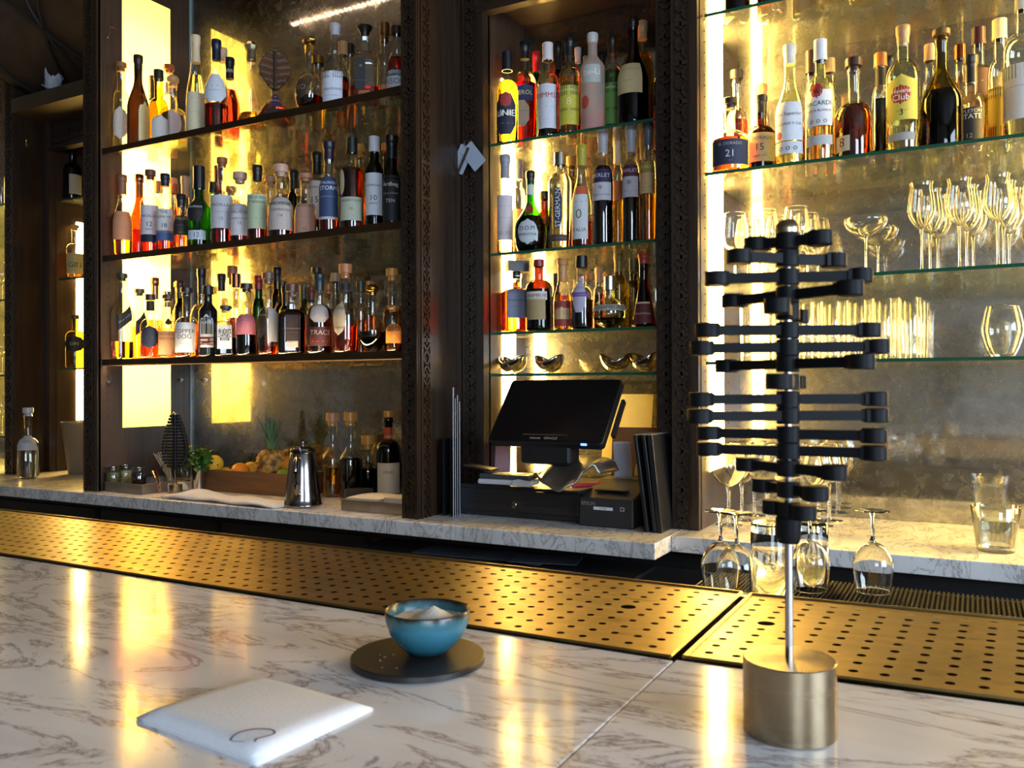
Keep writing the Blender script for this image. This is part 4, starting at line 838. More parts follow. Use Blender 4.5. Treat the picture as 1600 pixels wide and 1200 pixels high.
# ---- glassware bay, shelf of rums
row(ZR[1], 'rum shelf of glassware bay', 'bottles on the rum shelf of the glassware bay', [
 (1135, 155, 58, 2.50, 'squat', 'c', 'amb', .50, ('cork', '241a14', .14, .9), [('rect', .10, .46, 66, 0, '252c48', [T('EL DORADO', .82, .12, 'a8a890'), T('21', .42, .28, 'c8c8c0'), T('rum', .16, .1, '9a9a98')])], 'squat round amber bottle with navy label'),
 (1149, 111, 34, 2.66, 'std', 'c', 'org', .62, ('cork', '17130f', .12), [('rect', .10, .42, 60, 0, '1a1614', [T('Rica', .7, .2, 'b03028')])], 'orange rum bottle with black label and red script'),
 (1189, 150, 46, 2.50, 'squat', 'br', 'blk', .5, ('foil', '17151a', .22), [('rect', .16, .52, 66, -6, 'b0a583', [T('EL DORADO', .80, .14, '3a3424'), T('15', .48, .24, '2a2418'), T('years old', .2, .09, '5a5240')])], 'dark squat rum bottle with tan label numbered 15'),
 (1190, 133, 24, 2.66, 'std', 'c', 'amb', .6, ('foil', 'c08a50', .14), None, 'amber bottle with ribbed gold cap'),
 (1234, 71, 45, 2.495, 'burg', 'y', 'pale', .40, ('foil', 'd6d0c4', .16), [('rect', .20, .52, 62, -8, 'd4d6dc', [T('Ron Superior', .68, .12, '4a4a50'), T('BACARDI Y CIA', .42, .10, '3a3a40')]), ('rect', .09, .19, 62, -8, 'c8ccd2', [T('o o o', .5, .5, '3a3a44')]), ('oval', .21, .28, 12, -44, 'a02824', [])], 'pale rum bottle with long white label and red dot'),
 (1268, 80, 24, 2.64, 'std', 'c', 'amb', .5, ('screw', '33201a', .18), None, 'dark rum bottle with brown cap'),
 (1282, 63, 43, 2.50, 'std', 'y', 'pale', .34, ('screw', 'd4d4da', .17), [('rect', .30, .60, 60, -10, 'd6d8de', [T('BACARDI', .62, .19, '1c1c22'), T('CARTA BLANCA', .42, .09, '55555c'), T('o o o', .14, .16, '6a5a40')]), ('oval', .53, .66, 24, -16, 'a82420', [T('w', .5, .5, '17100e')]), ('rect', .14, .22, 60, -10, 'b4b6ba', [])], 'clear white rum bottle with red disc on white label'),
 (1297, 92, 20, 2.66, 'std', 'c', 'amb', .5, ('screw', 'c8a868', .12), None, 'bottle with cream cap'),
 (1334, 92, 56, 2.505, 'squat', 'c', 'drk', .60, ('cork', '33201a', .13), [('rect', .10, .26, 26, -38, 'c8bca0', [T('8', .55, .6, '6a2018')]), ('oval', .30, .46, 16, -62, '6a1818', [])], 'round dark rum bottle with small cream label numbered 8'),
 (1376, 84, 26, 2.63, 'std', 'c', 'blk', .62, ('screw', 'a0602c', .12), [('rect', .74, .9, 70, 0, '16120f', [])], 'dark rum bottle with orange cap'),
 (1388, 90, 26, 2.66, 'std', 'c', 'blk', .6, ('foil', '15130f', .2), None, 'black capsuled bottle'),
 (1411, 41, 50, 2.495, 'std', 'y', 'pale', .24, ('foil', 'b08a5c', .14), [('arch', .24, .60, 58, -6, 'd4c04a', [T('anejo', .2, .08, '6a5020'), T('3', .16, .14, '2a2010')]), ('oval', .36, .52, 34, -8, 'a82c22', [T('Havana', .66, .30, 'f0ece0'), T('Club', .34, .30, 'f0ece0')]), ('rect', .08, .14, 50, -10, '9a9894', [])], 'clear rum bottle with yellow arched label and red roundel'),
 (1453, 70, 22, 2.66, 'std', 'c', 'pale', .5, ('screw', 'c8a078', .14), None, 'pale bottle with tan cap'),
 (1471, 47, 61, 2.50, 'burg', 'ol', 'blk', .52, ('cork', '5a4420', .08), None, 'large olive glass bottle of dark liquor, no label'),
 (1500, 71, 22, 2.66, 'std', 'c', 'amb', .5, ('screw', 'm9a5a34', .12), None, 'bottle with copper cap'),
 (1517, 88, 40, 2.505, 'squat', 'c', 'org', .30, ('foil', '15130f', .28), [('rect', .06, .46, 62, -8, '1c2028', [T('APPLETON', .90, .12, 'c8c8c4'), T('ESTATE', .76, .13, 'd8d8d4'), T('12', .26, .12, 'c0a860')])], 'rum bottle with black label and black neck sleeve'),
 (1529, 44, 42, 2.65, 'std', 'c', 'gold', .6, ('screw', '3a1a22', .13), [('rect', .44, .70, 60, -4, '6a4c38', [T('Seales', .6, .3, 'd8c8a8')])], 'tall rum bottle with brown script label and maroon cap'),
 (1562, 31, 34, 2.62, 'std', 'c', 'yel', .5, ('screw', 'd8cfa0', .15), [('rect', .10, .50, 60, -8, 'a88a1e', []), ('rect', .42, .50, 61, -8, '18241c', [T('NEISSON', .5, .5, 'c8c090')]), ('rect', .10, .2, 61, -8, '18181a', [])], 'rum bottle with yellow and dark green label'),
 (1598, -16, 56, 2.50, 'std', 'c', 'pale', .4, ('screw', 'd0c8b0', .14), [('rect', .12, .50, 62, -8, 'd4cac0', [T('rhum blanc', .6, .07, '6a6460')]), ('rect', .40, .50, 62.5, -8, '6a8a78', [])], 'large clear bottle with white label topped with green'),
])
# ---- highest shelf of the glassware bay: mostly bases are in view
_top = [(1150, 2.52, .040, 'red', 'k'), (1205, 2.56, .044, 'drk', 'c'), (1262, 2.60, .043, 'drk', 'k'), (1300, 2.52, .040, 'amb', 'c'), (1352, 2.58, .042, 'gold', 'c'), (1420, 2.52, .040, 'org', 'c'), (1480, 2.60, .043, 'drk', 'c'), (1545, 2.53, .041, 'amb', 'c')]
for i, (u, y, R, lq, gl) in enumerate(_top):
    q = atY(u, 0, y)
    bottle(q.x, y, ZR[0], .29, R, 'std', gl, lq, .6, ('screw', '17130f', .12), [('rect', .2, .5, 60, 0, 'b0a890', [])], '%s bottle from the carved stile on the highest shelf, only its base showing' % ORD[i], group='bottles on the highest shelf of the glassware bay')
# ---- corner niche bottles
def nb(u, vt, w, y, z, *a, **k):
    q = atY(u, vt+40, y); bottle(q.x, y, z, atY(u, vt, y).z-z, w/2*depth(q)/FPX, *a, **k)
nb(113, 232, 26, 2.70, ZN[0], 'std', 'k', None, 0, ('screw', '1a1510', .1), [('rect', .12, .5, 50, 30, 'b0a890', [])], 'dark bottle with metal pourer on topmost shelf of the corner niche')
nb(117, 352, 26, 2.70, ZN[1], 'std', 'c', 'gold', .5, ('cork', 'b08a58', .1), [('rect', .1, .5, 62, 0, 'c8b878', [T('LONDON', .7, .14, '3a3020'), T('GIN', .42, .26, '3a3020')])], 'gin bottle with cream label on middle shelf of the corner niche')
nb(118, 492, 30, 2.69, ZN[2], 'std', 'ol', None, 0, ('screw', '6a4a24', .08), [('oval', .3, .62, 60, -8, '2a261c', [T('GIN', .5, .2, 'c8c0a0')])], 'green gold bottle with round dark label in the corner niche')
nb(44, 637, 31, 2.36, ZC, 'squat', 'c', 'wat', .5, ('cork', 'a8a8ac', .12), [('rect', .44, .66, 60, -10, 'a8a8ac', [T('GIN', .6, .2, '55555c')])], 'clear gin bottle with white label standing on the marble by the niche')
# ------------------------------------------------------------------ glassware
def gshell(prof_out, th=.0011):
    """outer then inner wall of a bowl, from the stem up"""
    inn = [(max(.0004, r-th), z+th) for r, z in prof_out]
    return prof_out+[(inn[-1][0], prof_out[-1][1]+th*.6)]+inn[:-1][::-1]
def bezprof(pts, n=6):
    out = []
    for i in range(len(pts)-1):
        p0, p1 = pts[max(0, i-1)], pts[i]; p2, p3 = pts[i+1], pts[min(len(pts)-1, i+2)]
        for k in range(n):
            t = k/n; f = lambda a, b, c, d: .5*((2*b)+(-a+c)*t+(2*a-5*b+4*c-d)*t*t+(-a+3*b-3*c+d)*t**3)
            out.append((max(.0004, f(p0[0], p1[0], p2[0], p3[0])), f(p0[1], p1[1], p2[1], p3[1])))
    out.append(pts[-1]); return out
def stemware(name, label, cat, bowl, zb, rs, rf, twist=False):
    t = thing(name, label, cat)
    mb = MB(); mb.lathe(gshell(bezprof([(x, z+zb) for x, z in bowl])), 32); mb.build('bowl', GLASS, t, smooth=60)
    mb = MB(); n = 24
    if twist:
        mb.lathe([(rs*1.9, .004), (rs*1.1, .02), (rs, .05), (rs, zb*.8), (rs*1.8, zb+.0005)], 16)
        for k in range(2): mb.tube([(rs*.55*math.cos(j*.9+k*PI), rs*.55*math.sin(j*.9+k*PI), .02+(zb-.03)*j/30) for j in range(31)], rs*.22, 5)
        mb.build('stem', GLASS, t, smooth=60)
    else: mb.lathe([(rs*2.2, .003), (rs*1.1, .012), (rs, .04), (rs, zb*.85), (rs*2.0, zb+.0005)], 14); mb.build('stem', GLASS, t, smooth=60)
    mb = MB(); mb.lathe([(rf*.97, 0), (rf, .0008), (rf*.6, .0022), (rs*2.2, .0045)], 28); mb.build('foot', GLASS, t, smooth=60)
    return t
def tumbler(name, label, r0, r1, h, base, drink=None, mat=None):
    t = thing(name, label, 'glass')
    mb = MB(); mb.lathe([(r0*.95, 0), (r0, .002), (r1, h-.001), (r1-.0008, h), (r1-.0016, h-.001), (r0-.0018, base), (.0006, base+.0006)], 32, cap=True); mb.build('glass_wall', mat or GLASS, t, smooth=50)
    if drink:
        rr = r0+(r1-r0)*drink/h-.0022; mb = MB(); mb.lathe([(r0-.0024, base+.0004), (rr, drink)], 32); mb.build('water', WATER, t, smooth=50)
    return t
GB = {
 'tulip': lambda: stemware('champagne_glass', '', 'glass', [(.004, 0), (.020, .012), (.0345, .042), (.0335, .075), (.0285, .108), (.0300, .122)], .115, .0030, .034),
 'white': lambda: stemware('wine_glass', '', 'glass', [(.004, 0), (.026, .012), (.0395, .040), (.0370, .075), (.0315, .110)], .095, .0032, .036),
 'coupe': lambda: stemware('coupe_glass', '', 'glass', [(.004, 0), (.022, .005), (.047, .022), (.0565, .042), (.0545, .052)], .112, .0030, .036),
 'balloon': lambda: stemware('wine_glass', '', 'glass', [(.005, 0), (.030, .014), (.0520, .048), (.0490, .085), (.0370, .125)], .112, .0050, .040, True),
 'highball': lambda: tumbler('highball_glass', '', .029, .0325, .165, .014, None, thin('tumbler_glass', (.97, .97, .95), (.62, .60, .52), 1, .03, 1.7)),
 'port': lambda: stemware('small_wine_glass', '', 'glass', [(.004, 0), (.018, .007), (.0300, .028), (.0310, .052), (.0265, .082)], .052, .0030, .027),
}
_proto = {}
def glass(kind, loc, label, group, flip=0):
    if kind not in _proto:
        o = GB[kind](); _proto[kind] = o; o['label'] = label; o['group'] = group; o.location = loc; o.rotation_euler = (flip, 0, 0); return o
    o = dup(_proto[kind], loc, random.uniform(0, 6), label, group); o.rotation_euler = (flip, 0, o.rotation_euler.z if not flip else 0); return o
def cluster(kind, cols, rows, z, what, where, group, dx=0):
    """cols: list of pixel u at the front row; rows: list of y"""
    for j, y in enumerate(rows):
        rn = ('front', 'middle', 'back', 'rearmost')[j]
        for i, u in enumerate(cols):
            q = atY(u, 560, rows[0]); x = q.x+dx*j
            glass(kind, (x, y, z+.0005), '%s, %s from left in %s row %s' % (what, ORD[i], rn, where), group)
cluster('white', [1149, 1197, 1245], [2.50, 2.61, 2.72], ZR[2], 'clear wine glass', 'beside the light strip', 'wine glasses by the light strip', .012)
for (u, y, l) in ((1353, 2.54, 'clear wide coupe glass alone mid shelf, the front one'), (1372, 2.72, 'clear wide coupe glass standing behind the front coupe')):
    q = atY(u, 430, y); glass('coupe', (q.x, y, ZR[2]+.0005), l, 'coupe glasses')
cluster('tulip', [1441, 1500, 1560, 1622], [2.50, 2.60, 2.70], ZR[2], 'clear tulip champagne glass', 'right of the coupes', 'tulip glasses', .016)
cluster('highball', [1174, 1215, 1256], [2.50, 2.59, 2.68], ZR[3], 'clear highball tumbler', 'beside the light strip', 'highball tumblers', .006)
cluster('highball', [1298, 1339], [2.54, 2.63, 2.72], ZR[3], 'clear highball tumbler', 'of middle tumbler block', 'highball tumblers', .006)
cluster('highball', [1379, 1420], [2.52, 2.61, 2.70], ZR[3], 'clear highball tumbler', 'nearest the rounded glass', 'highball tumblers', .006)
q = atY(1566, 530, 2.52)
t = thing('stemless_wine_glass', 'rounded stemless glass alone at the end of the tumbler shelf', 'glass', (q.x, 2.52, ZR[3]+.0005))
mb = MB(); mb.lathe([(.001, 0), (.026, .001)]+gshell(bezprof([(.029, .003), (.040, .028), (.0495, .066), (.0455, .100), (.0385, .130)]), .0016)[:-1]+[(.001, .006)], 36, cap=False); mb.build('glass_wall', GLASS, t, smooth=60)
cluster('balloon', [1138, 1198, 1262], [2.52, 2.63, 2.745], ZC, 'balloon wine glass with twisted stem', 'on the marble', 'balloon glasses on the back counter', .012)
for (u, v, l) in ((1126, 925, 'upturned small wine glass on the black mat, nearest the carved stile'), (1151, 931, 'upturned small wine glass on the black mat, second from the carved stile'), (1266, 922, 'upturned small wine glass on the black mat just past the sculpture rod'), (1364, 925, 'upturned small wine glass standing alone on the black mat')):
    q = atZ(u, v, .9705); glass('port', (q.x, q.y, .9706+.1345), l, 'upturned glasses on the mat', PI)
q = atZ(1203, 925, .9705); t = tumbler('mixing_glass', 'upturned thick based tumbler on the black mat behind the rod', .0300, .0325, .115, .016); t.location = (q.x, q.y, .9706+.115); t.rotation_euler = (PI, 0, 0)
q = atZ(1247, 918, .9705); t = tumbler('mixing_glass', 'second upturned tumbler on the mat, hidden by the sculpture rod', .0280, .0300, .105, .016); t.location = (q.x+.012, q.y+.06, .9706+.105); t.rotation_euler = (PI, 0, 0)
q = atZ(1556, 861, ZC); t = tumbler('water_glass', 'tumbler of water standing on the marble at the picture edge', .043, .056, .112, .012, .078, GLS['c']); t.location = (q.x, q.y, ZC+.0003)
# far end bay: a few lit glasses at the frame edge
for z, n in zip((2.22, 1.75, 1.38, 1.08), ('topmost', 'second', 'third', 'lowest')):
    for i, u in enumerate((-22, 3)):
        q = atY(u, 600, 2.56+.0*i)
        glass('white' if z < 2 else 'highball', (min(q.x, -4.17) if i else q.x-.03, 2.56, z+.0005), 'brightly lit glass on the %s shelf of the far end bay, %s' % (n, ('outside the frame edge', 'at the frame edge')[i]), 'glasses in the far end bay')
# ------------------------------------------------------------------ metal bowls above the till
def wavybowl(loc, R, label, first=[None]):
    if first[0]: return dup(first[0], loc, random.uniform(-.4, .4), label, 'metal bowls')
    t = thing('metal_bowl', label, 'bowl', loc, 0, 'metal bowls'); first[0] = t
    def fn(a, b):
        q = 2*PI*a; r = R*math.sin(b*PI*.5)**.85; wv = 1+.10*math.cos(2*q+.6)*b
        return (r*math.cos(q)*wv, r*math.sin(q)*wv, 0.002+R*1.0*(1-math.cos(b*PI*.5))*(1+.28*math.cos(2*q+.6)*b))
    mb = MB(); mb.grid(fn, 40, 14); mb.build('bowl_shell', P('bowl_metal', (.42, .38, .32), .10, 1), t, smooth=60, solid=.002)
    return t
for (u, y, l) in ((801, 2.545, 'wavy rimmed metal bowl at the light strip end'), (858, 2.545, 'wavy rimmed metal bowl, second from the light strip'), (962, 2.56, 'wavy rimmed metal bowl, second from the carved stile'), (1008, 2.545, 'wavy rimmed metal bowl beside the carved stile')):
    q = atY(u, 570, y); wavybowl((q.x, y, ZB[3]+.0005), .047, l)
# ------------------------------------------------------------------ till area
t = thing('cash_drawer', 'black steel cash drawer with key lock under the till screen', 'cash drawer', (-1.25, 2.48, ZC+.0005))
mb = MB(); mb.box(-.221, .222, -.14, .20, .004, .098); mb.build('case', BLACK, t, smooth=0, bevel=.002)
mb = MB(); mb.box(-.210, .208, -.150, -.1395, .020, .088); d = mb.build('drawer', P('drawer_black', (.013, .013, .014), .35), t, smooth=0, bevel=.002)
mb = MB(); mb.box(-.18, -.05, -.1512, -.149, .043, .046); mb.box(.02, .165, -.1512, -.149, .043, .046); mb.build('slot', P('slot_black', (.002, .002, .002), .6), d, smooth=0)
mb = MB(); mb.cyl(.010, 0, .006, 20, xf=XF((-.012, -.150, .044), rx=PI/2), bev=.001); mb.build('lock', STEEL, d)
for sx in (-.2, .2):
    for sy in (-.12, .18): 
        mb = MB(); mb.cyl(.01, 0, .005, 10, cx=sx, cy=sy); mb.build('foot', BLACK, t)
# receipt printer
t = thing('receipt_printer', 'black receipt printer with pale sticker, beside the cash drawer', 'printer', (-.945, 2.44, ZC+.0005))
mb = MB(); pr = [(-.135, 0), (.12, 0), (.12, .125), (.02, .125), (-.10, .092), (-.135, .084)]
vs = [(-.085, y, z) for y, z in pr]+[(.085, y, z) for y, z in pr]; n = len(pr)
mb.add(vs, [tuple(range(n)), tuple(range(2*n-1, n-1, -1))]+[(i, n+i, n+(i+1) % n, (i+1) % n) for i in range(n)]); mb.build('case', P('printer_black', (.020, .020, .022), .45, 0, .1, 90), t, smooth=0, bevel=.004)
mb = MB(); mb.box(-.055, .045, -.095, -.05, .1005, .1035, xf=XF((0, 0, 0), rx=0)); mb.build('paper_slot', BLACKG, t, smooth=0, bevel=.001)
mb = MB(); flat_text(mb, 'EPSON', .0105, XF((-.055, -.1357, .067), rx=PI/2), 0); mb.build('lettering', paint('8a8a90', .4), t, smooth=0)
mb = MB(); mb.box(-.038, .022, -.1362, -.1352, .050, .059); flat_text(mb, '12-09800', .0045, XF((-.008, -.1366, .0545), rx=PI/2), 1); mb.build('sticker', [paper('c9ccd4'), paint('33333a')], t, smooth=0)
mb = MB(); mb.box(.045, .058, -.1362, -.1352, .050, .062); mb.box(.048, .055, -.1366, -.136, .053, .059, 1); mb.build('button', [paint('8a8a90'), BLACK], t, smooth=0)
# till screen on a curved silver stand
A = atY(761, 689, 2.30); B = atY(940.6, 694.7, 2.30)
t = thing('till_terminal', 'black touch screen till on a curved silver stand', 'till', (-1.148, 2.30, ZC+.0985+.0005)); zt = ZC+.099
lean = math.atan2(2.468-2.30, 1.335-1.142); Ls = math.hypot(.168, .193); sx = XF((0, 0, 1.142-zt), rx=-(lean))
mb = MB(); wd = .194
def rrect(x0, x1, z0, z1, r):
    o = []
    for cx, cz, a0 in ((x1-r, z0+r, -90), (x1-r, z1-r, 0), (x0+r, z1-r, 90), (x0+r, z0+r, 180)):
        for k in range(5): a = rad(a0+22.5*k); o.append((cx+r*math.cos(a), cz+r*math.sin(a)))
    return o
RX = Matrix.Rotation(PI/2, 4, 'X')
mb.prism(rrect(-wd, wd, 0, Ls, .012), -.026, 0, xf=sx @ RX); mb.build('screen_case', P('screen_case', (.012, .012, .013), .3), t, smooth=30, bevel=.002)
mb = MB(); mb.prism(rrect(-wd+.004, wd-.004, .004, Ls-.004, .010), 0, .0012, xf=sx @ RX); g = mb.build('screen_glass', P('dark_screen', (.004, .004, .005), .14), t, smooth=0)
mb = MB(); flat_text(mb, 'micros', .0095, sx @ XF((-.030, -.0016, .017), rx=PI/2), 0); flat_text(mb, 'ORACLE', .0085, sx @ XF((.022, -.0016, .017), rx=PI/2), 0); mb.build('lettering', paint('a8a8ac', .4), t, smooth=0)
mb = MB(); mb.box(.128, .146, -.004, .002, -.0045, -.0005, xf=sx); mb.build('status_light', EM('blue_led', (.05, .12, 1), 9), t, smooth=0)
mb = MB(); mb.box(wd, wd+.012, .030, .050, .06, .20, xf=sx); mb.build('card_reader', BLACK, t, smooth=0, bevel=.003)
# stand: wave of silver sheet
def lerp(tb, a):
    for (a0, v0), (a1, v1) in zip(tb, tb[1:]):
        if a <= a1:
            q = (a-a0)/(a1-a0); q = q*q*(3-2*q); return v0+(v1-v0)*q
    return tb[-1][1]
def wave(a, b):
    zf = lerp([(0, .046), (.2, .030), (.55, .010), (.72, .030), (.84, .072), (.93, .088), (1, .060)], a)
    zb = lerp([(0, .050), (.25, .098), (.6, .098), (.8, .094), (.93, .088), (1, .058)], a)
    yf = lerp([(0, .02), (.3, -.05), (.6, -.085), (.85, -.05), (1, -.03)], a)
    return (-.042+.24*a, yf+(.12-yf)*b, zf+(zb-zf)*b**.8+.0)
mb = MB(); mb.grid(wave, 40, 10)
mb.build('stand', P('silver_plastic', (.30, .28, .25), .30, .8), t, smooth=60, solid=.006)
mb = MB(); mb.box(-.085, .085, .015, .09, .075, .17); mb.build('neck', BLACK, t, smooth=0, bevel=.01)
mb = MB(); mb.box(-.02, .13, -.02, .17, 0, .006); mb.build('base_plate', BLACK, t, smooth=0)
# card payment terminal
q = atY(800, 752, 2.355)
t = thing('card_terminal', 'white and grey card payment terminal lying on the cash drawer', 'card terminal', (q.x-.020, 2.368, ZC+.0995), rad(4))
mb = MB(); mb.box(-.094, .094, -.035, .035, .003, .020); mb.build('lower_shell', P('white_plastic', (.50, .50, .52), .35), t, smooth=0, bevel=.006)
mb = MB(); mb.box(-.090, .090, -.033, .033, .0205, .037); mb.build('upper_shell', P('grey_plastic', (.05, .05, .055), .4), t, smooth=0, bevel=.006)
mb = MB(); mb.box(-.02, .06, -.022, .022, .0372, .0385); mb.build('keypad', P('keypad_grey', (.12, .11, .10), .35), t, smooth=0)
mb = MB(); mb.box(-.155, -.055, -.030, .030, .036, .042, xf=XF((0, 0, 0), ry=rad(8))); mb.build('paper_lid', BLACK, t, smooth=0, bevel=.002)
mb = MB(); mb.prism([(.030, .002), (.045, -.004+.006), (.090, .002), (.094, .018), (.05, .024), (.034, .020)], .0352, .038, xf=XF((0, 0, 0), rx=PI/2)); mb.build('corner_shell', P('white_plastic', (.5, .5, .5)), t, smooth=0)
# papers and menus
def card(name, label, cat, loc, w_, h_, th, rz, lean_, m, extra=None, group=None):
    t = thing(name, label, cat, loc, rz, group); mb = MB(); mb.box(-w_/2, w_/2, 0, th, 0, h_, xf=XF((0, 0, 0), rx=-lean_)); mb.build('sheet', m, t, smooth=0)
    return t
PINK = P('pink_paper', (.55, .34, .38), .6, 0, .05, 60)
card('pink_card', 'pink card standing upright behind the card terminal', 'card', (-1.425, 2.505, ZC+.1), .100, .125, .002, rad(6), rad(4), PINK)
FOLD = P('black_leather', (.008, .008, .009), .40, 0, .2, 120, .2)
q = atZ(702, 806, ZC)
t = thing('menu_folder', 'tall black menu folder standing left of the cash drawer', 'folder', (q.x-.012, 2.275, ZC+.0005), rad(12))
mb = MB(); mb.box(-.003, .0, 0, .09, 0, .245); mb.build('cover', FOLD, t, smooth=0); mb = MB(); mb.box(.022, .0245, 0, .09, 0, .245); mb.build('cover', FOLD, t, smooth=0)
mb = MB(); mb.box(0, .022, .084, .09, 0, .245); mb.build('spine', FOLD, t, smooth=0)
for i, (dx, h, c, l) in enumerate(((.004, .41, 'c8ccd6', 'tallest'), (.009, .375, 'b4b8c4', 'second tallest'), (.014, .385, 'a2a8b6', 'third'), (.019, .365, '9aa0ae', 'shortest'))):
    t = thing('brochure', '%s of the narrow white leaflets standing in the black folder' % l, 'leaflet', (q.x+.027+dx*.857-.004, 2.268+dx*.515+.003*i, ZC+.0005), rad(31), 'leaflets in the folder')
    mb = MB(); mb.box(0, .0016, 0, .070, 0, h); mb.build('sheet', paper(c), t, smooth=0)
for i, (u, v, w_, tl) in enumerate(((1014, 832, .011, 7.5), (1026, 833, .011, 7), (1041, 831, .016, 6))):
    q = atZ(u, v, ZC); t = thing('menu_folder', ('slim black menu folder leaning against the printer', 'middle one of three black menu folders beside the printer', 'thickest black menu folder, outermost beside the printer')[i], 'folder', (q.x, 2.285, ZC+.001), 0, 'menu folders')
    mb = MB(); mb.box(-w_, 0, 0, .16, 0, .275, xf=XF((0, 0, 0), ry=rad(-tl))); mb.build('cover', FOLD, t, smooth=0, bevel=.002)
    mb = MB(); mb.box(-w_*.8, -w_*.2, .002, .158, .275, .2765, xf=XF((0, 0, 0), ry=rad(-tl))); mb.build('pages', paper('8a8078'), t, smooth=0)
q = atY(978, 690, 2.50)
def curl(name, label, loc, w_, h_, bend, m, rz):
    t = thing(name, label, 'paper', loc, rz); mb = MB(); mb.grid(lambda a, b: ((a-.5)*w_*(1-.2*b*0), bend*(b*b)+.012*math.sin(PI*a), h_*b), 8, 12); mb.build('sheet', m, t, smooth=60, solid=.0008); return t
curl('receipt_slip', 'crumpled white receipt paper standing behind the printer', (q.x, 2.475, ZC+.127), .055, .115, -.03, paper('b4b6c2'), rad(15))
curl('receipt_slip', 'curled cream receipt paper leaning at the carved stile', (q.x+.045, 2.50, ZC+.127), .05, .105, .05, paper('b8a890'), rad(-30))
q = atY(985, 670, 2.66); card('paper_sheet', 'yellowish sheet of paper leaning on the mirror behind the screen', 'paper', (q.x-.02, 2.655, ZC+.12), .17, .27, .002, 0, rad(10), paper('c8b878'))
q = atY(1005, 690, 2.62); card('cardboard_sheet', 'brown card leaning behind the receipt papers', 'card', (q.x-.02, 2.60, ZC+.12), .16, .16, .003, rad(8), rad(8), paper('7a5430'))
t = thing('red_pen', 'red marker pen lying between till stand and printer', 'pen', (-1.045, 2.40, ZC+.108), rad(35)); mb = MB(); mb.tube([(-.05, 0, 0), (.05, 0, .002)], .008, 10); mb.build('barrel', P('red_plastic', (.55, .02, .04), .35), t)
# plastic cards on a ring hanging from the carved stile
t = thing('key_card_set', 'pale blue plastic cards on a ring hanging from the carved stile', 'cards', (-1.487, 2.420, 2.125))
mb = MB(); mb.tube([(.011*math.cos(a), 0, .011*math.sin(a)) for a in [2*PI*k/16 for k in range(17)]], .0012, 6); mb.build('ring', STEEL, t)
for k, (an, dy) in enumerate(((28, 0), (-38, -.002))):
    xf = XF((0, dy, -.012), ry=rad(an)); mb = MB(); mb.prism(rrect(-.027, .027, -.088, .004, .004), -.0004, .0004, xf=xf @ RX); c = mb.build('plastic_card', P('pale_blue_card', (.36, .42, .52), .4), t, smooth=0)
    if k == 0: 
        mb = MB(); mb.box(.004, .014, -.0012, -.0005, -.087, .002, xf=XF((0, dy-.003, -.012), ry=rad(an))); mb.build('stripe', P('brown_stripe', (.05, .035, .025), .4), c, smooth=0)
mb = MB(); mb.tube([(0, .026, .018), (0, .0, .018), (0, -.004, .010)], .002, 6); mb.build('hook', STEEL, t)
# ------------------------------------------------------------------ things on the back counter, wide bay
ZT = ZC+.0005
def tray(name, label, x0, x1, y0, y1, h, m, text=None):
    t = thing(name, label, 'tray', ((x0+x1)/2, (y0+y1)/2, ZT)); hx, hy = (x1-x0)/2, (y1-y0)/2
    mb = MB(); mb.box(-hx, hx, -hy, hy, 0, .003); mb.build('tray_floor', m, t, smooth=0)
    mb = MB()
    for (a, b, c, d) in ((-hx, hx, -hy, -hy+.003), (-hx, hx, hy-.003, hy), (-hx, -hx+.003, -hy, hy), (hx-.003, hx, -hy, hy)): mb.box(a, b, c, d, .003, h)
    for (a, b, c, d) in ((-hx-.003, hx+.003, -hy-.003, -hy+.004), (-hx-.003, hx+.003, hy-.004, hy+.003), (-hx-.003, -hx+.004, -hy, hy), (hx-.004, hx+.003, -hy, hy)): mb.box(a, b, c, d, h, h+.003)
    mb.build('tray_rim', m, t, smooth=0, bevel=.001)
    if text: mb = MB(); flat_text(mb, text, .012, XF((.02, -hy-.0012, h*.55), rx=PI/2), 0); mb.build('lettering', paint('b8b0a4', .4), t, smooth=0)
    return t
tray('metal_tray', 'dull metal tray of garnish jars beside the carved pillar', -3.045, -2.82, 2.195, 2.44, .036, STEELD)
tray('metal_tray', 'small metal tray under the glasses behind the folded sculpture', -2.875, -2.745, 2.36, 2.56, .034, STEELD)
def jar(x, y, r, h, label, fillm, fh, zb=None):
    t = thing('garnish_jar', label, 'jar', (x, y, ZT+.0035), 0, 'garnish jars')
    mb = MB(); mb.lathe([(r*.9, 0), (r, .003), (r, h*.85), (r*.88, h*.9), (r*.9, h)], 24); mb.build('glass_body', GLS['c'], t, smooth=50)
    mb = MB(); mb.lathe([(r*.86, .003), (r*.93, .006), (r*.93, fh)], 20); mb.build('filling', fillm, t, smooth=50)
    mb = MB(); mb.cyl(r*.97, h, h+.006, 24, bev=.001); mb.build('lid_ring', STEEL, t)
    return t
OLV = P('olives', (.10, .10, .03), .4, 0, .5, 60, .4)
for u, y, r, h, l, m in ((171, 2.226, .026, .088, 'glass jar of green olives nearest the carved pillar', OLV), (195, 2.285, .026, .092, 'glass jar of pale onions between the other two jars', P('onions', (.26, .23, .12), .4, 0, .5, 50, .4)), (217, 2.26, .027, .088, 'glass jar of dark cherries beside the copper tongs', P('cherries', (.02, .007, .008), .25, 0, .4, 60, .4))):
    q = atY(u, 745, y); jar(max(q.x, -3.036), y, r, h, l, m, h*.8)
q = atY(208, 762, 2.225); t = thing('glass_dish', 'low glass dish in front of the garnish jars', 'dish', (q.x+.03, 2.228, ZT+.0035)); mb = MB(); mb.lathe([(.018, 0), (.028, .004), (.030, .022), (.0285, .022), (.026, .006), (.001, .004)], 24); mb.build('glass_body', GLS['c'], t)
q = atY(240, 750, 2.26)
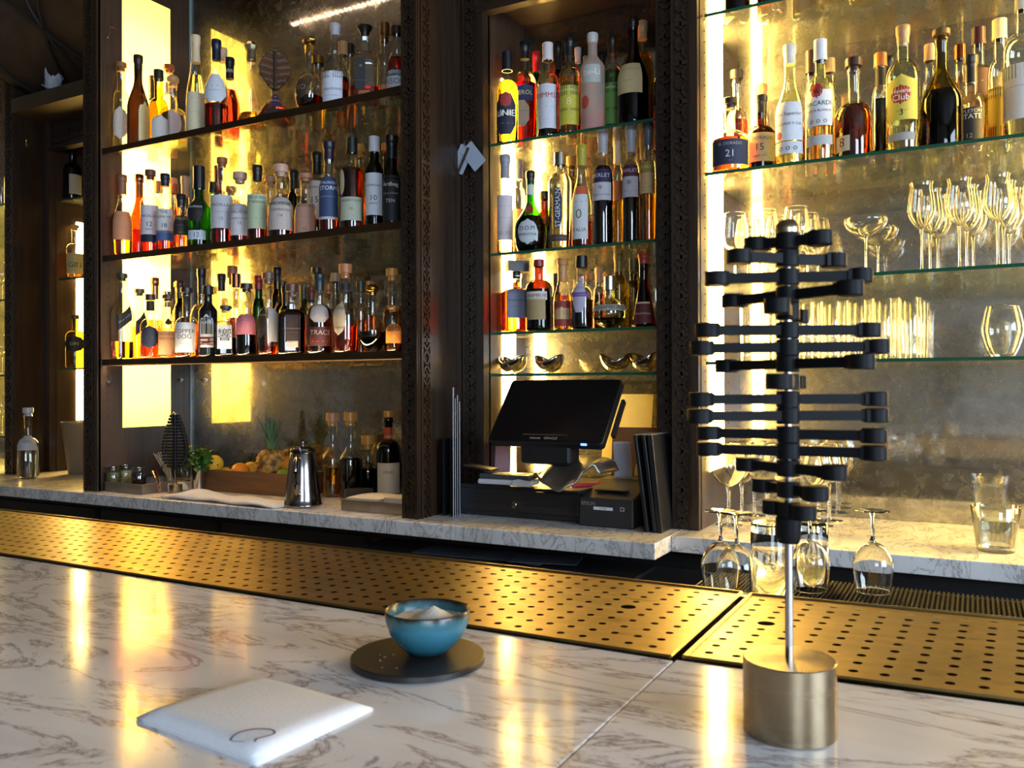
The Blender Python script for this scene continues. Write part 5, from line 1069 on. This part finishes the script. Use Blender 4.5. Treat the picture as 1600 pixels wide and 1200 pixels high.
t = thing('tongs', 'copper tongs standing in the garnish tray', 'tongs', (q.x, 2.27, ZT+.004)); mb = MB()
for s in (-1, 1): mb.tube([(-.022, s*.004, .075), (-.008, s*.008, .080), (.006, s*.009, .055), (.020, s*.006, .020), (.026, s*.003, .002)], [.003, .004, .0045, .004, .003], 8)
mb.build('arms', COPPER, t)
# glass with straws, small glasses, metal cup with mint
q = atY(258, 735, 2.40); t = thing('straw_glass', 'glass holding pale straws behind the folded sculpture', 'glass', (q.x, 2.42, ZT+.0035)); mb = MB(); mb.lathe([(.028, 0), (.030, .09), (.0285, .09), (.0265, .006), (.001, .005)], 24); mb.build('glass_wall', GLS['c'], t)
for k in range(9):
    s = thing('drinking_straw', 'pale paper straw leaning in the straw glass', 'straw', (q.x, 2.42, ZT+.0095), 0, 'straws in the glass'); a = k*.7
    mb = MB(); mb.tube([(.014+.006*math.cos(a), .012*math.sin(a), .004), (-.055+.012*math.cos(a*1.3), .022*math.sin(a*1.7), .125+.004*(k % 3))], .0024, 6); mb.build('tube', paper('b0a496'), s)
q = atY(274, 752, 2.33); t = thing('spoon_rest', 'white folded cloth pad beside the straw glass', 'cloth', (q.x, 2.37, ZT+.0035)); mb = MB(); mb.lathe([(.045, 0), (.046, .010), (.030, .028), (.004, .034)], 20, ys=.7, wob=lambda a, z: 1+.08*math.sin(3*a)); mb.build('cloth', paper('c8beb0'), t, smooth=60)
for i, (u, y) in enumerate(((283, 2.50), (292, 2.42))):
    q = atY(u, 745, y); t = thing('shot_glass', ('small clear glass behind the folded sculpture', 'small clear glass beside the metal mint cup')[i], 'glass', (q.x, y, ZT+.0035)); mb = MB(); mb.lathe([(.018, 0), (.022, .062), (.0205, .062), (.0165, .010), (.001, .009)], 20); mb.build('glass_wall', GLS['c'], t)
q = atY(309, 745, 2.36); cup = q
t = thing('metal_cup', 'steel julep cup holding fresh mint beside the wooden crate', 'cup', (q.x, 2.36, ZT)); mb = MB(); mb.lathe([(.024, 0), (.031, .10), (.0325, .101), (.0325, .105), (.0300, .105), (.0290, .098), (.022, .004), (.001, .003)], 28); mb.build('cup_wall', STEEL, t, smooth=50)
t = thing('mint_bunch', 'bunch of bright green mint standing in the steel cup', 'herbs', (q.x, 2.36, ZT+.006)); mb = MB(); LEAF = P('mint_green', (.045, .15, .018), .5, 0, .45, 30)
stems = MB()
for k in range(16):
    a = random.uniform(0, 6.28); lx, ly = random.uniform(.2, 1)*math.cos(a)*.080+.008, random.uniform(.2, 1)*math.sin(a)*.034; hz = .125+random.uniform(0, .06)-abs(lx)*.35
    stems.tube([(lx*.12, ly*.12, .01), (lx*.35, ly*.35, hz*.6), (lx, ly, hz)], .0014, 5)
    for j in range(5):
        b = random.uniform(0, 6.28); L = random.uniform(.026, .042); wl = L*.42; pit = random.uniform(-.5, .7)
        xf = XF((lx, ly, hz-.012*j*.8), rz=b, ry=-pit)
        mb.grid(lambda u_, v_: (L*u_, (v_-.5)*2*wl*math.sin(PI*min(1, u_*.93+.05))**.7, .006*math.sin(u_*PI)+.010*abs(v_-.5)+.0015*math.sin(u_*22)), 6, 4, xf=xf)
mb.build('leaves', LEAF, t, smooth=80); stems.build('stems', LEAF, t)
# wooden crate of fruit
cx0, cx1, cy0, cy1 = -2.735, -2.235, 2.40, 2.60
t = thing('fruit_crate', 'low dark wooden crate filled with fruit', 'crate', ((cx0+cx1)/2, (cy0+cy1)/2, ZT)); hx, hy = (cx1-cx0)/2, (cy1-cy0)/2
for (n_, a, b, c, d, z0, z1) in (('front_board', -hx, hx, -hy, -hy+.01, 0, .085), ('back_board', -hx, hx, hy-.01, hy, 0, .085), ('end_board', -hx, -hx+.01, -hy+.01, hy-.01, 0, .085), ('end_board', hx-.01, hx, -hy+.01, hy-.01, 0, .085), ('bottom_board', -hx+.01, hx-.01, -hy+.01, hy-.01, 0, .008)):
    mb = MB(); mb.box(a, b, c, d, z0, z1); mb.build(n_, CRATEW, t, smooth=0, bevel=.0015)
SKIN = {'lemon': P('lemon_peel', (.72, .44, .03), .42, 0, .08, 140, .25), 'orange': P('orange_peel', (.78, .25, .015), .42, 0, .08, 150, .3), 'lime': P('lime_peel', (.16, .30, .02), .42, 0, .15, 140, .25), 'grape': P('grapefruit_peel', (.70, .24, .06), .42, 0, .1, 140, .25)}
def fruit(kind, u, v, y, R, label, rz=0, el=1.0, nip=.12):
    q = atY(u, v, y); t = thing(kind if kind != 'grape' else 'grapefruit', label, 'fruit', (q.x, y, q.z)); mb = MB()
    pr = []
    for k in range(19):
        a = -PI/2+PI*k/18; r = R*math.cos(a); z = R*el*math.sin(a); 
        if nip: z += math.copysign(R*nip*max(0, (abs(math.sin(a))-.86)/.14)**1.6, math.sin(a))
        pr.append((max(r, .0006), z))
    mb.lathe(pr, 28, xf=XF((0, 0, 0), ry=PI/2, rz=rz)); mb.build('peel', SKIN[kind], t, smooth=80)
    mb = MB(); mb.cyl(R*.10, R*el*(1+nip)-.001, R*el*(1+nip)+.0015, 10, xf=XF((0, 0, 0), ry=PI/2, rz=rz)); mb.build('stem_scar', P('stem_brown', (.12, .07, .02), .6), t)
fruit('lemon', 335, 725, 2.43, .036, 'large bright lemon resting high at the crate end', rad(-25), 1.05)
fruit('lemon', 352, 742, 2.47, .030, 'lemon mostly hidden low between lemon and orange', rad(20), 1.1)
fruit('orange', 375, 737, 2.45, .036, 'orange fruit in the crate between lemons', rad(40), 1.0, 0)
fruit('lemon', 392, 735, 2.52, .035, 'lemon behind the orange, touching the pineapple', rad(10), 1.1)
fruit('lime', 444, 743, 2.455, .027, 'green lime between pineapple and steel jug', rad(30), 1.1)
fruit('grape', 440, 757, 2.435, .033, 'reddish grapefruit low in the crate beside the jug', 0, 1, 0)
fruit('orange', 452, 726, 2.53, .034, 'orange fruit peeping out behind the steel jug', 0, 1, 0)
# pineapple
q = atY(424, 728, 2.50); t = thing('pineapple', 'ripe pineapple with green crown standing in the crate', 'pineapple', (q.x, 2.50, ZT+.009)); zc = q.z-ZT-.009; R = .059
mb = MB()
def pine(a, b):
    q_ = 2*PI*a; ph = -PI/2+PI*b; 
    s = abs(math.sin(9*q_/2*2/2+b*19))*abs(math.sin(9*q_/2*2/2-b*19)); bm = 1+.075*s+.05*max(0, s-.85)/.15
    r = max(.012 if b > .5 else .004, R*math.cos(ph)**.75 if math.cos(ph) > 0 else 0)*bm; return (r*math.cos(q_), r*math.sin(q_), zc+.070*math.sin(ph))
m, nt, out = newmat('pineapple_skin'); b_ = N(nt, 'ShaderNodeBsdfPrincipled', Roughness=.55); nt.links.new(b_.outputs[0], out.inputs[0])
vo = nt.nodes.new('ShaderNodeTexVoronoi'); vo.inputs['Scale'].default_value = 46; nt.links.new(coords(nt, (1, 1, 1)), vo.inputs['Vector'])
nt.links.new(ramp(nt, vo.outputs['Distance'], [(.05, (.06, .03, .01)), (.28, (.70, .36, .06)), (.55, (.42, .19, .03)), (.8, (.12, .06, .015))]), b_.inputs['Base Color']); nt.links.new(bump(nt, vo.outputs['Distance'], .6, .004), b_.inputs['Normal'])
mb.grid(pine, 108, 72); mb.build('body', m, t, smooth=50)
mb = MB(); CR = P('pineapple_leaf', (.10, .17, .075), .5, 0, .3, 20)
for k in range(38):
    a = k*2.39996; f = k/38; L = .145*(1-.30*f)*(.8+.4*random.random()) if f > .2 else .085; out_ = (.75*(1-f)+.07); zb = zc+.058+.030*f; wl = .0095
    def lf(u_, v_, a=a, L=L, o_=out_, zb=zb, wl=wl):
        s = u_; r = .012*(1-f)+L*o_*.55*(s**1.5); z = zb+L*(s-.25*o_*s*s); ww = wl*(1-s)**.55*(2*v_-1)
        cu_ = .004*(1-(2*v_-1)**2)
        return ((r+cu_*0)*math.cos(a)-ww*math.sin(a), (r)*math.sin(a)+ww*math.cos(a), z-cu_)
    mb.grid(lf, 8, 4)
mb.build('crown', CR, t, smooth=60, solid=.0012)
# steel jug
q = atZ(482, 789, ZC); t = thing('steel_jug', 'tall tapered polished steel jug with hinged lid, in front of the fruit crate', 'jug', (q.x, 2.245, ZT), rad(-62))
mb = MB(); mb.lathe([(.064, 0), (.066, .004), (.066, .008), (.063, .012), (.061, .03), (.052, .11), (.044, .180), (.041, .186), (.043, .190), (.043, .193), (.0405, .194), (.040, .186)], 40, cap=True); mb.build('body', P('jug_steel', (.27, .25, .245), .17, 1, .1, 12), t, smooth=40)
mb = MB(); mb.lathe([(.043, .194), (.041, .200), (.025, .206), (.003, .208)], 32); l_ = mb.build('lid', P('jug_steel', (.27, .25, .245), .17, 1, .1, 12), t, smooth=50)
mb = MB(); mb.lathe([(.006, .207), (.006, .215), (.012, .219), (.012, .224), (.003, .227)], 16); mb.tube([(.040, 0, .196), (.055, 0, .206), (.075, 0, .207)], [.004, .005, .006], 8); mb.build('lid_knob', P('jug_steel', (.27, .25, .245), .17, 1, .1, 12), l_)
mb = MB(); hp = [(.043, 0, .172), (.070, 0, .176), (.094, 0, .162), (.098, 0, .13), (.092, 0, .085), (.080, 0, .052), (.058, 0, .046)]
mb.tube(hp, [.006, .007, .008, .008, .008, .007, .006], 12); mb.build('handle', P('jug_steel', (.27, .25, .245), .17, 1, .1, 12), t, smooth=60)
# folded white cloth
t = thing('bar_towel', 'white folded bar towel lying along the marble edge before the crate', 'towel', (-2.36, 2.205, ZT)); mb = MB()
def twl(a, b):
    x = -.30+.575*a; y = -.055+.11*b+.010*math.sin(5*a); e = min(1, 6*a, 6*(1-a)); return (x, y, .006+.012*math.sin(PI*b)**.5*e+.016*math.exp(-((a-.2)/.10)**2)*math.sin(PI*b)+.003*math.sin(17*a+4*b))
mb.grid(twl, 48, 12); mb.build('cloth', P('white_cotton', (.60, .58, .57), .85, 0, .05, 200, .2), t, smooth=70, solid=.007)
# decanters and wine at the mirror
def cb(u, vt, w_, y, *a): 
    q = atY(u, vt+60, y); bottle(q.x, y, ZC, atY(u, vt, y).z-ZC, w_/2*depth(q)/FPX, *a)
cb(520, 645, 34, 2.50, 'pot', 'c', 'gold', .40, ('cork', 'c08a5c', .16), None, 'clear decanter of pale syrup with cork, behind the steel jug', 'bottle')
cb(548, 644, 36, 2.48, 'pot', 'c', 'blk', .52, ('cork', 'c88a3c', .16), None, 'clear decanter of black syrup with cork stopper', 'bottle')
cb(575, 680, 32, 2.595, 'squat', 'c', 'blk', .52, ('cork', 'd08a30', .24, 1.15), None, 'short glass jar of dark liquid with wide cork', 'jar', 'cork_jar')
cb(607, 642, 38, 2.50, 'wine', 'k', None, 0, ('cork', 'c8822c', .10, .8), [('rect', .06, .46, 62, 0, 'c8b89c', [T('VINO', .72, .10, '5a2a20')]), ('rect', .74, .88, 180, 0, 'b03c1e', [T('APERI', .2, .22, 'd8b090')])], 'dark wine bottle with cream label, red neck band and cork', 'bottle', 'wine_bottle')
tray('napkin_tray', 'grey metal tray of paper napkins beside the carved pillar', -1.865, -1.590, 2.225, 2.40, .034, STEELD, 'SCARFES')
t = thing('napkin_stack', 'stack of white paper napkins in the grey tray', 'napkins', (-1.785, 2.31, ZT+.0035)); mb = MB()
for k in range(12): mb.box(-.068, .068, -.072, .072, .003*k, .003*k+.0022, xf=XF((random.uniform(-.003, .003), random.uniform(-.003, .003), 0), rz=random.uniform(-.06, .06)))
mb.grid(lambda a, b: (-.068+.136*a, -.072+.144*b, .038+.010*math.sin(2.6*a+.3)*math.sin(3*b)), 8, 8)
mb.build('paper', paper('d4cabc'), t, smooth=30)
t = thing('match_box', 'small cream box with brown base in the napkin tray', 'box', (-1.665, 2.30, ZT+.0035)); mb = MB(); mb.box(-.04, .04, -.05, .05, 0, .024); mb.build('base', P('brown_card', (.12, .06, .03), .6), t, smooth=0); mb = MB(); mb.box(-.04, .04, -.05, .05, .0242, .046); mb.build('lid', paper('c8bca8'), t, smooth=0, bevel=.001)
t = thing('card_stand', 'white plastic card stand behind the napkin tray', 'stand', (-1.675, 2.43, ZT)); mb = MB(); mb.box(-.05, .05, 0, .012, .10, .125); mb.box(.012, .05, 0, .012, 0, .125); mb.box(-.05, -.03, 0, .012, .08, .10); mb.box(-.05, .05, -.01, .05, 0, .006); mb.build('frame', P('white_acrylic', (.55, .52, .46), .4), t, smooth=0, bevel=.002)
for i, (x, y, z) in enumerate(((-1.935, 2.405, .05), (-1.80, 2.455, .035))):
    t = thing('round_coaster_stack', ('taller dark round stack of coasters before the wine bottle', 'lower dark round stack of coasters behind the napkin tray')[i], 'coasters', (x, y, ZT)); mb = MB()
    for k in range(int(z/.006)): mb.cyl(.05, k*.006, k*.006+.0052, 28)
    mb.build('discs', P('dark_cork', (.030, .022, .014), .6), t)
# niche things
t = thing('ice_bucket', 'grey tapered bucket standing in the corner niche', 'bucket', (-3.80, 2.60, ZT)); mb = MB(); mb.lathe([(.045, 0), (.075, .235), (.079, .24), (.079, .25), (.073, .25), (.043, .006), (.001, .005)], 28); mb.build('bucket_wall', P('grey_bucket', (.16, .14, .11), .5), t)
t = thing('receipt_printer', 'small black machine with glowing white light in the corner niche', 'machine', (-3.83, 2.79, ZT)); mb = MB(); mb.box(-.09, .10, -.09, .09, 0, .16); mb.build('case', BLACK, t, smooth=0, bevel=.008)
mb = MB(); mb.box(-.085, .095, -.094, -.0905, .055, .062); mb.build('red_line', P('red_line', (.35, .02, .015), .4), t, smooth=0)
mb = MB(); mb.box(-.05, -.02, -.095, -.0905, .122, .140); mb.build('light', EM('white_led', (.8, .88, 1), 4), t, smooth=0)
t = thing('coat_hook', 'small brass hook on the dark panel beside the niche', 'hook', (-4.0495, 2.50, 2.50)); mb = MB(); mb.cyl(.009, 0, .004, 14, xf=XF((0, 0, 0), ry=PI/2)); mb.tube([(0, 0, 0), (.016, -.006, -.014), (.022, -.014, -.016), (.026, -.020, .004), (.030, -.022, .016)], [.003, .003, .003, .003, .004], 8); mb.build('arm', GOLD, t)
q = atY(80, 140, 2.445); t = thing('paper_flower', 'crumpled white paper flower lying on the niche beam', 'paper', (q.x, 2.452, 2.7005)); mb = MB()
for k in range(9):
    a = k*.72; mb.grid(lambda u_, v_: ((.055*u_)*math.cos(a)-(v_-.5)*.05*math.sin(PI*min(1, u_*.8+.15))*math.sin(a), (.045*u_)*math.sin(a)+(v_-.5)*.05*math.sin(PI*min(1, u_*.8+.15))*math.cos(a), .002+.085*u_*(.55+.45*math.sin(k*1.9+.4))*abs(1-.3*(v_-.5))), 5, 4)
mb.build('petals', paper('c4ccdc'), t, smooth=20, solid=.0008)
t = thing('wire_hook', 'thin bent wire hook on the panel above the wide bay', 'hook', (-3.0655, 2.235, 2.745)); mb = MB(); mb.tube([(.002, .02, .03), (.004, 0, .03), (.004, -.006, 0), (.004, -.012, -.022), (.010, -.022, -.020)], .0016, 6); mb.build('wire', STEEL, t)
# led bar at the top front of the wide bay, seen in its mirror
t = thing('led_bar', 'bar of small bright lamps reflected at the top of the mirror', 'lamp', (-2.36, 2.27, 3.03)); mb = MB(); mb.box(-.46, .70, -.014, .014, -.004, .012); mb.build('rail', P('copper_rail', (.20, .10, .06), .4, .5), t, smooth=0)
mb = MB()
for k in range(44): mb.cyl(.0055, -.0075, -.0045, 8, cx=-.45+k*.0263)
mb.build('diode', EM('warm_diode', (1, .72, .46), 55), t)['kind'] = 'stuff'
# papers under the counter
# ------------------------------------------------------------------ the black tree sculptures
LAY = [(.030, 45), (.046, -10), (.057, 12), (.058, 60), (.056, -60), (.0655, 3), (.068, 12), (.069, 63), (.070, -64), (.070, 3), (.072, 0), (.064, 25), (.064, 26), (.045, 62), (.034, 74), (.022, 80)]
def sculpture(label, loc, layers, zs, zb, zr, s=1, base_h=.0535, rb=.0325):
    t = thing('tree_sculpture', label, 'sculpture', loc)
    mb = MB(); mb.cyl(rb*s, .0004, base_h*s, 64, bev=.0006); mb.build('base', BRASS2, t, smooth=40)
    mb = MB(); mb.cyl(.0029*s, base_h*s, zs[0]+.006, 16); mb.build('rod', STEEL, t)
    for i, (L, phi) in enumerate(layers):
        d = (RT*math.cos(rad(phi))-FW*math.sin(rad(phi))); d.z = 0; d.normalize(); a = math.atan2(d.y, d.x); xf = XF((0, 0, zs[i]), rz=a); mb = MB(); h = .0118*s
        mb.cyl(.0083*s, -h/2, h/2, 24, xf=xf, bev=.0005)
        for sg in (-1, 1):
            y0 = sg*.0022*s; x0, x1 = sorted((sg*.006*s, sg*(L-.006*s)))
            mb.box(x0, x1, y0-.0032*s, y0+.0032*s, -.0036*s, .0036*s, xf=xf)
            x2, x3 = sorted((sg*(L-.016*s), sg*(L-.004*s))); mb.box(x2, x3, y0-.0050*s, y0+.0050*s, -.0044*s, .0044*s, xf=xf)
            mb.cyl(.0088*s, -.0052*s, .0052*s, 22, cx=sg*(L-.007*s), cy=y0+sg*.0012*s, xf=xf, bev=.0006)
        mb.build('arm', BLACKS, t, smooth=40)
    mb = MB(); mb.lathe([(.0070*s, zb), (.0085*s, zb+.004), (.0092*s, zs[-1]-.006)], 24); mb.build('hub', BLACKS, t)
    mb = MB(); mb.lathe([(.0085*s, zs[0]+.006), (.0088*s, zs[0]+.009), (.0080*s, zs[0]+.0125), (.005*s, zs[0]+.0155), (.0006, zs[0]+.0165)], 24); mb.build('finial', BRASS2, t, smooth=60)
    return t
VL = [378, 405, 434, 462, 488, 517, 544, 570, 598, 625, 651, 680, 706, 733, 766, 798]
D0 = .6135
zs = [CAM.z-(v-605.3)/FPX*D0-1.06 for v in VL]
sculpture('black tree shaped sculpture of turned arms on brass cylinder base', (-.1185, .6365, 1.06), LAY, zs, CAM.z-(850-605.3)/FPX*D0-1.06, 0)
pf = [.016, .020, .0235, .027, .031, .034, .037, .0395, .0415, .043, .044, .0445, .044, .042, .039, .034, .026]
sculpture('smaller black sculpture with arms closed to a leaf shape, on back counter', (-2.745, 2.285, ZC+.0003), [(l*1.12, 0) for l in pf], [.302-.0122*k for k in range(17)], .092, 0, 1.0, .036, .027)
# ------------------------------------------------------------------ things on the bar
A_, B_, C_, D_ = [atZ(*p, 1.0625) for p in ((213, 1122), (408, 1058), (583, 1106), (402, 1192))]
cen = (A_+B_+C_+D_)/4
t = thing('cocktail_napkin', 'folded white cocktail napkin printed with a dark loop', 'napkin', (cen.x, cen.y, 1.0603))
NAP = P('white_tissue', (.76, .77, .80), .85, 0, .03, 300, .15)
def quad(a, b): 
    p = (A_*(1-a)+B_*a)*(1-b)+(D_*(1-a)+C_*a)*b; return Vector((p.x-cen.x, p.y-cen.y, 0))
mb = MB()
for k in range(4):
    def ly(a, b, k=k):
        p = quad(a, b)*(1-.012*(k % 2)); e = min(a, 1-a, b, 1-b); z = .0008+k*.0021+.0022*math.sin(PI*b)*math.sin(PI*a)*(k/3)+(.0012*math.sin(3*a+1))*(k/3)
        return (p.x, p.y, z*min(1, .35+e*9))
    mb.grid(ly, 14, 14)
mb.build('folds', NAP, t, smooth=60, solid=.0009)
pts = []
LOOP = [(398, 1158), (401, 1154), (416, 1150), (428, 1146), (427, 1141), (414, 1138.5), (392, 1139.5), (372, 1145), (362, 1152), (361, 1156.5), (370, 1158.5), (382, 1158)]
for (u, v) in LOOP: q = atZ(u, v, 1.0712); pts.append(Vector((q.x-cen.x, q.y-cen.y, .0108)))
mb = MB()
def smoothp(ps, n=4):
    o = []
    for i in range(len(ps)-1):
        p0, p1, p2, p3 = ps[max(0, i-1)], ps[i], ps[i+1], ps[min(len(ps)-1, i+2)]
        for k in range(n):
            q = k/n; o.append(.5*((2*p1)+(p2-p0)*q+(2*p0-5*p1+4*p2-p3)*q*q+(3*p1-p0-3*p2+p3)*q**3))
    return o+[ps[-1]]
pp = smoothp(pts); mb.tube(pp, [.0009 if i < len(pp)*.8 else .0005 for i in range(len(pp))], 6); mb.v = [(x, y, .0108+(z-.0108)*.25) for x, y, z in mb.v]
mb.build('printed_loop', P('violet_ink', (.10, .09, .22), .6), t)
t = thing('slate_coaster', 'round black coaster with gold specks under the blue bowl', 'coaster', (-.447, .640, 1.0604)); mb = MB(); mb.lathe([(.0595, 0), (.0612, .001), (.0612, .0055), (.0600, .0066)], 72); mb.build('disc', P('black_slate', (.013, .011, .010), .42, 0, .15, 60), t, smooth=40)
mb = MB()
for k in range(6):
    u, v = ((594, 1023), (594, 1032), (597, 1043), (615, 1023), (620, 1044), (601, 1027))[k]; q = atZ(u, v, 1.0672); mb.cyl(.0011, 0, .0005, 8, cx=q.x+.447, cy=q.y-.640, z0=.0067) if False else mb.lathe([(.0012, .0067), (.0008, .0074)], 8, 0, q.x+.447, q.y-.640)
mb.build('gold_fleck', GOLD, t)['kind'] = 'stuff'
m, nt, out = newmat('turquoise_glaze'); b_ = N(nt, 'ShaderNodeBsdfPrincipled', Roughness=.26); nt.links.new(b_.outputs[0], out.inputs[0])
tc = nt.nodes.new('ShaderNodeTexCoord'); sp = nt.nodes.new('ShaderNodeSeparateXYZ'); nt.links.new(tc.outputs['Object'], sp.inputs[0])
nz = noise(nt, coords(nt, (1, 1, 1)), 55, 6, .65); ad = N(nt, 'ShaderNodeMath', _operation='MULTIPLY_ADD'); ad.inputs[1].default_value = .012; nt.links.new(nz, ad.inputs[0]); nt.links.new(sp.outputs['Z'], ad.inputs[2])
sc_ = N(nt, 'ShaderNodeMath', _operation='MULTIPLY'); sc_.inputs[1].default_value = 18; nt.links.new(ad.outputs[0], sc_.inputs[0])
nt.links.new(ramp(nt, sc_.outputs[0], [(.10, (.008, .035, .045)), (.28, (.018, .105, .15)), (.58, (.045, .18, .25)), (.735, (.035, .12, .14)), (.80, (.025, .014, .008))]), b_.inputs['Base Color'])
q = atZ(661, 1022, 1.067); t = thing('sugar_bowl', 'turquoise glazed bowl with brown rim, half full of white sugar', 'bowl', (q.x+.0005, q.y+.006, 1.0673))
mb = MB(); wob = lambda a, z: 1+.012*math.sin(2*a+1)+.010*math.sin(3*a)*z/.04+.006*math.sin(7*a)
mb.lathe([(.012, 0), (.0185, .0012), (.026, .008), (.0335, .018), (.0378, .030), (.0388, .0385), (.0378, .0400), (.0362, .0386), (.0350, .030), (.030, .017), (.020, .008), (.001, .006)], 64, wob=wob); mb.build('shell', m, t, smooth=60)
mb = MB()
def sug(a, b):
    q_ = 2*PI*a; r = .0345*b*(1+.01*math.sin(q_*2)); return (r*math.cos(q_), r*math.sin(q_), .0305+.012*max(0, 1-((r*math.cos(q_)-.004)**2+(r*math.sin(q_)-.004)**2)**.5/.021)+.0012*math.sin(r*700+q_*5)*math.cos(q_*9)*b)
mb.grid(sug, 48, 16); s_ = mb.build('sugar', P('white_sugar', (.62, .57, .48), .7, 0, .12, 400, .5), t, smooth=40); s_['kind'] = 'stuff'
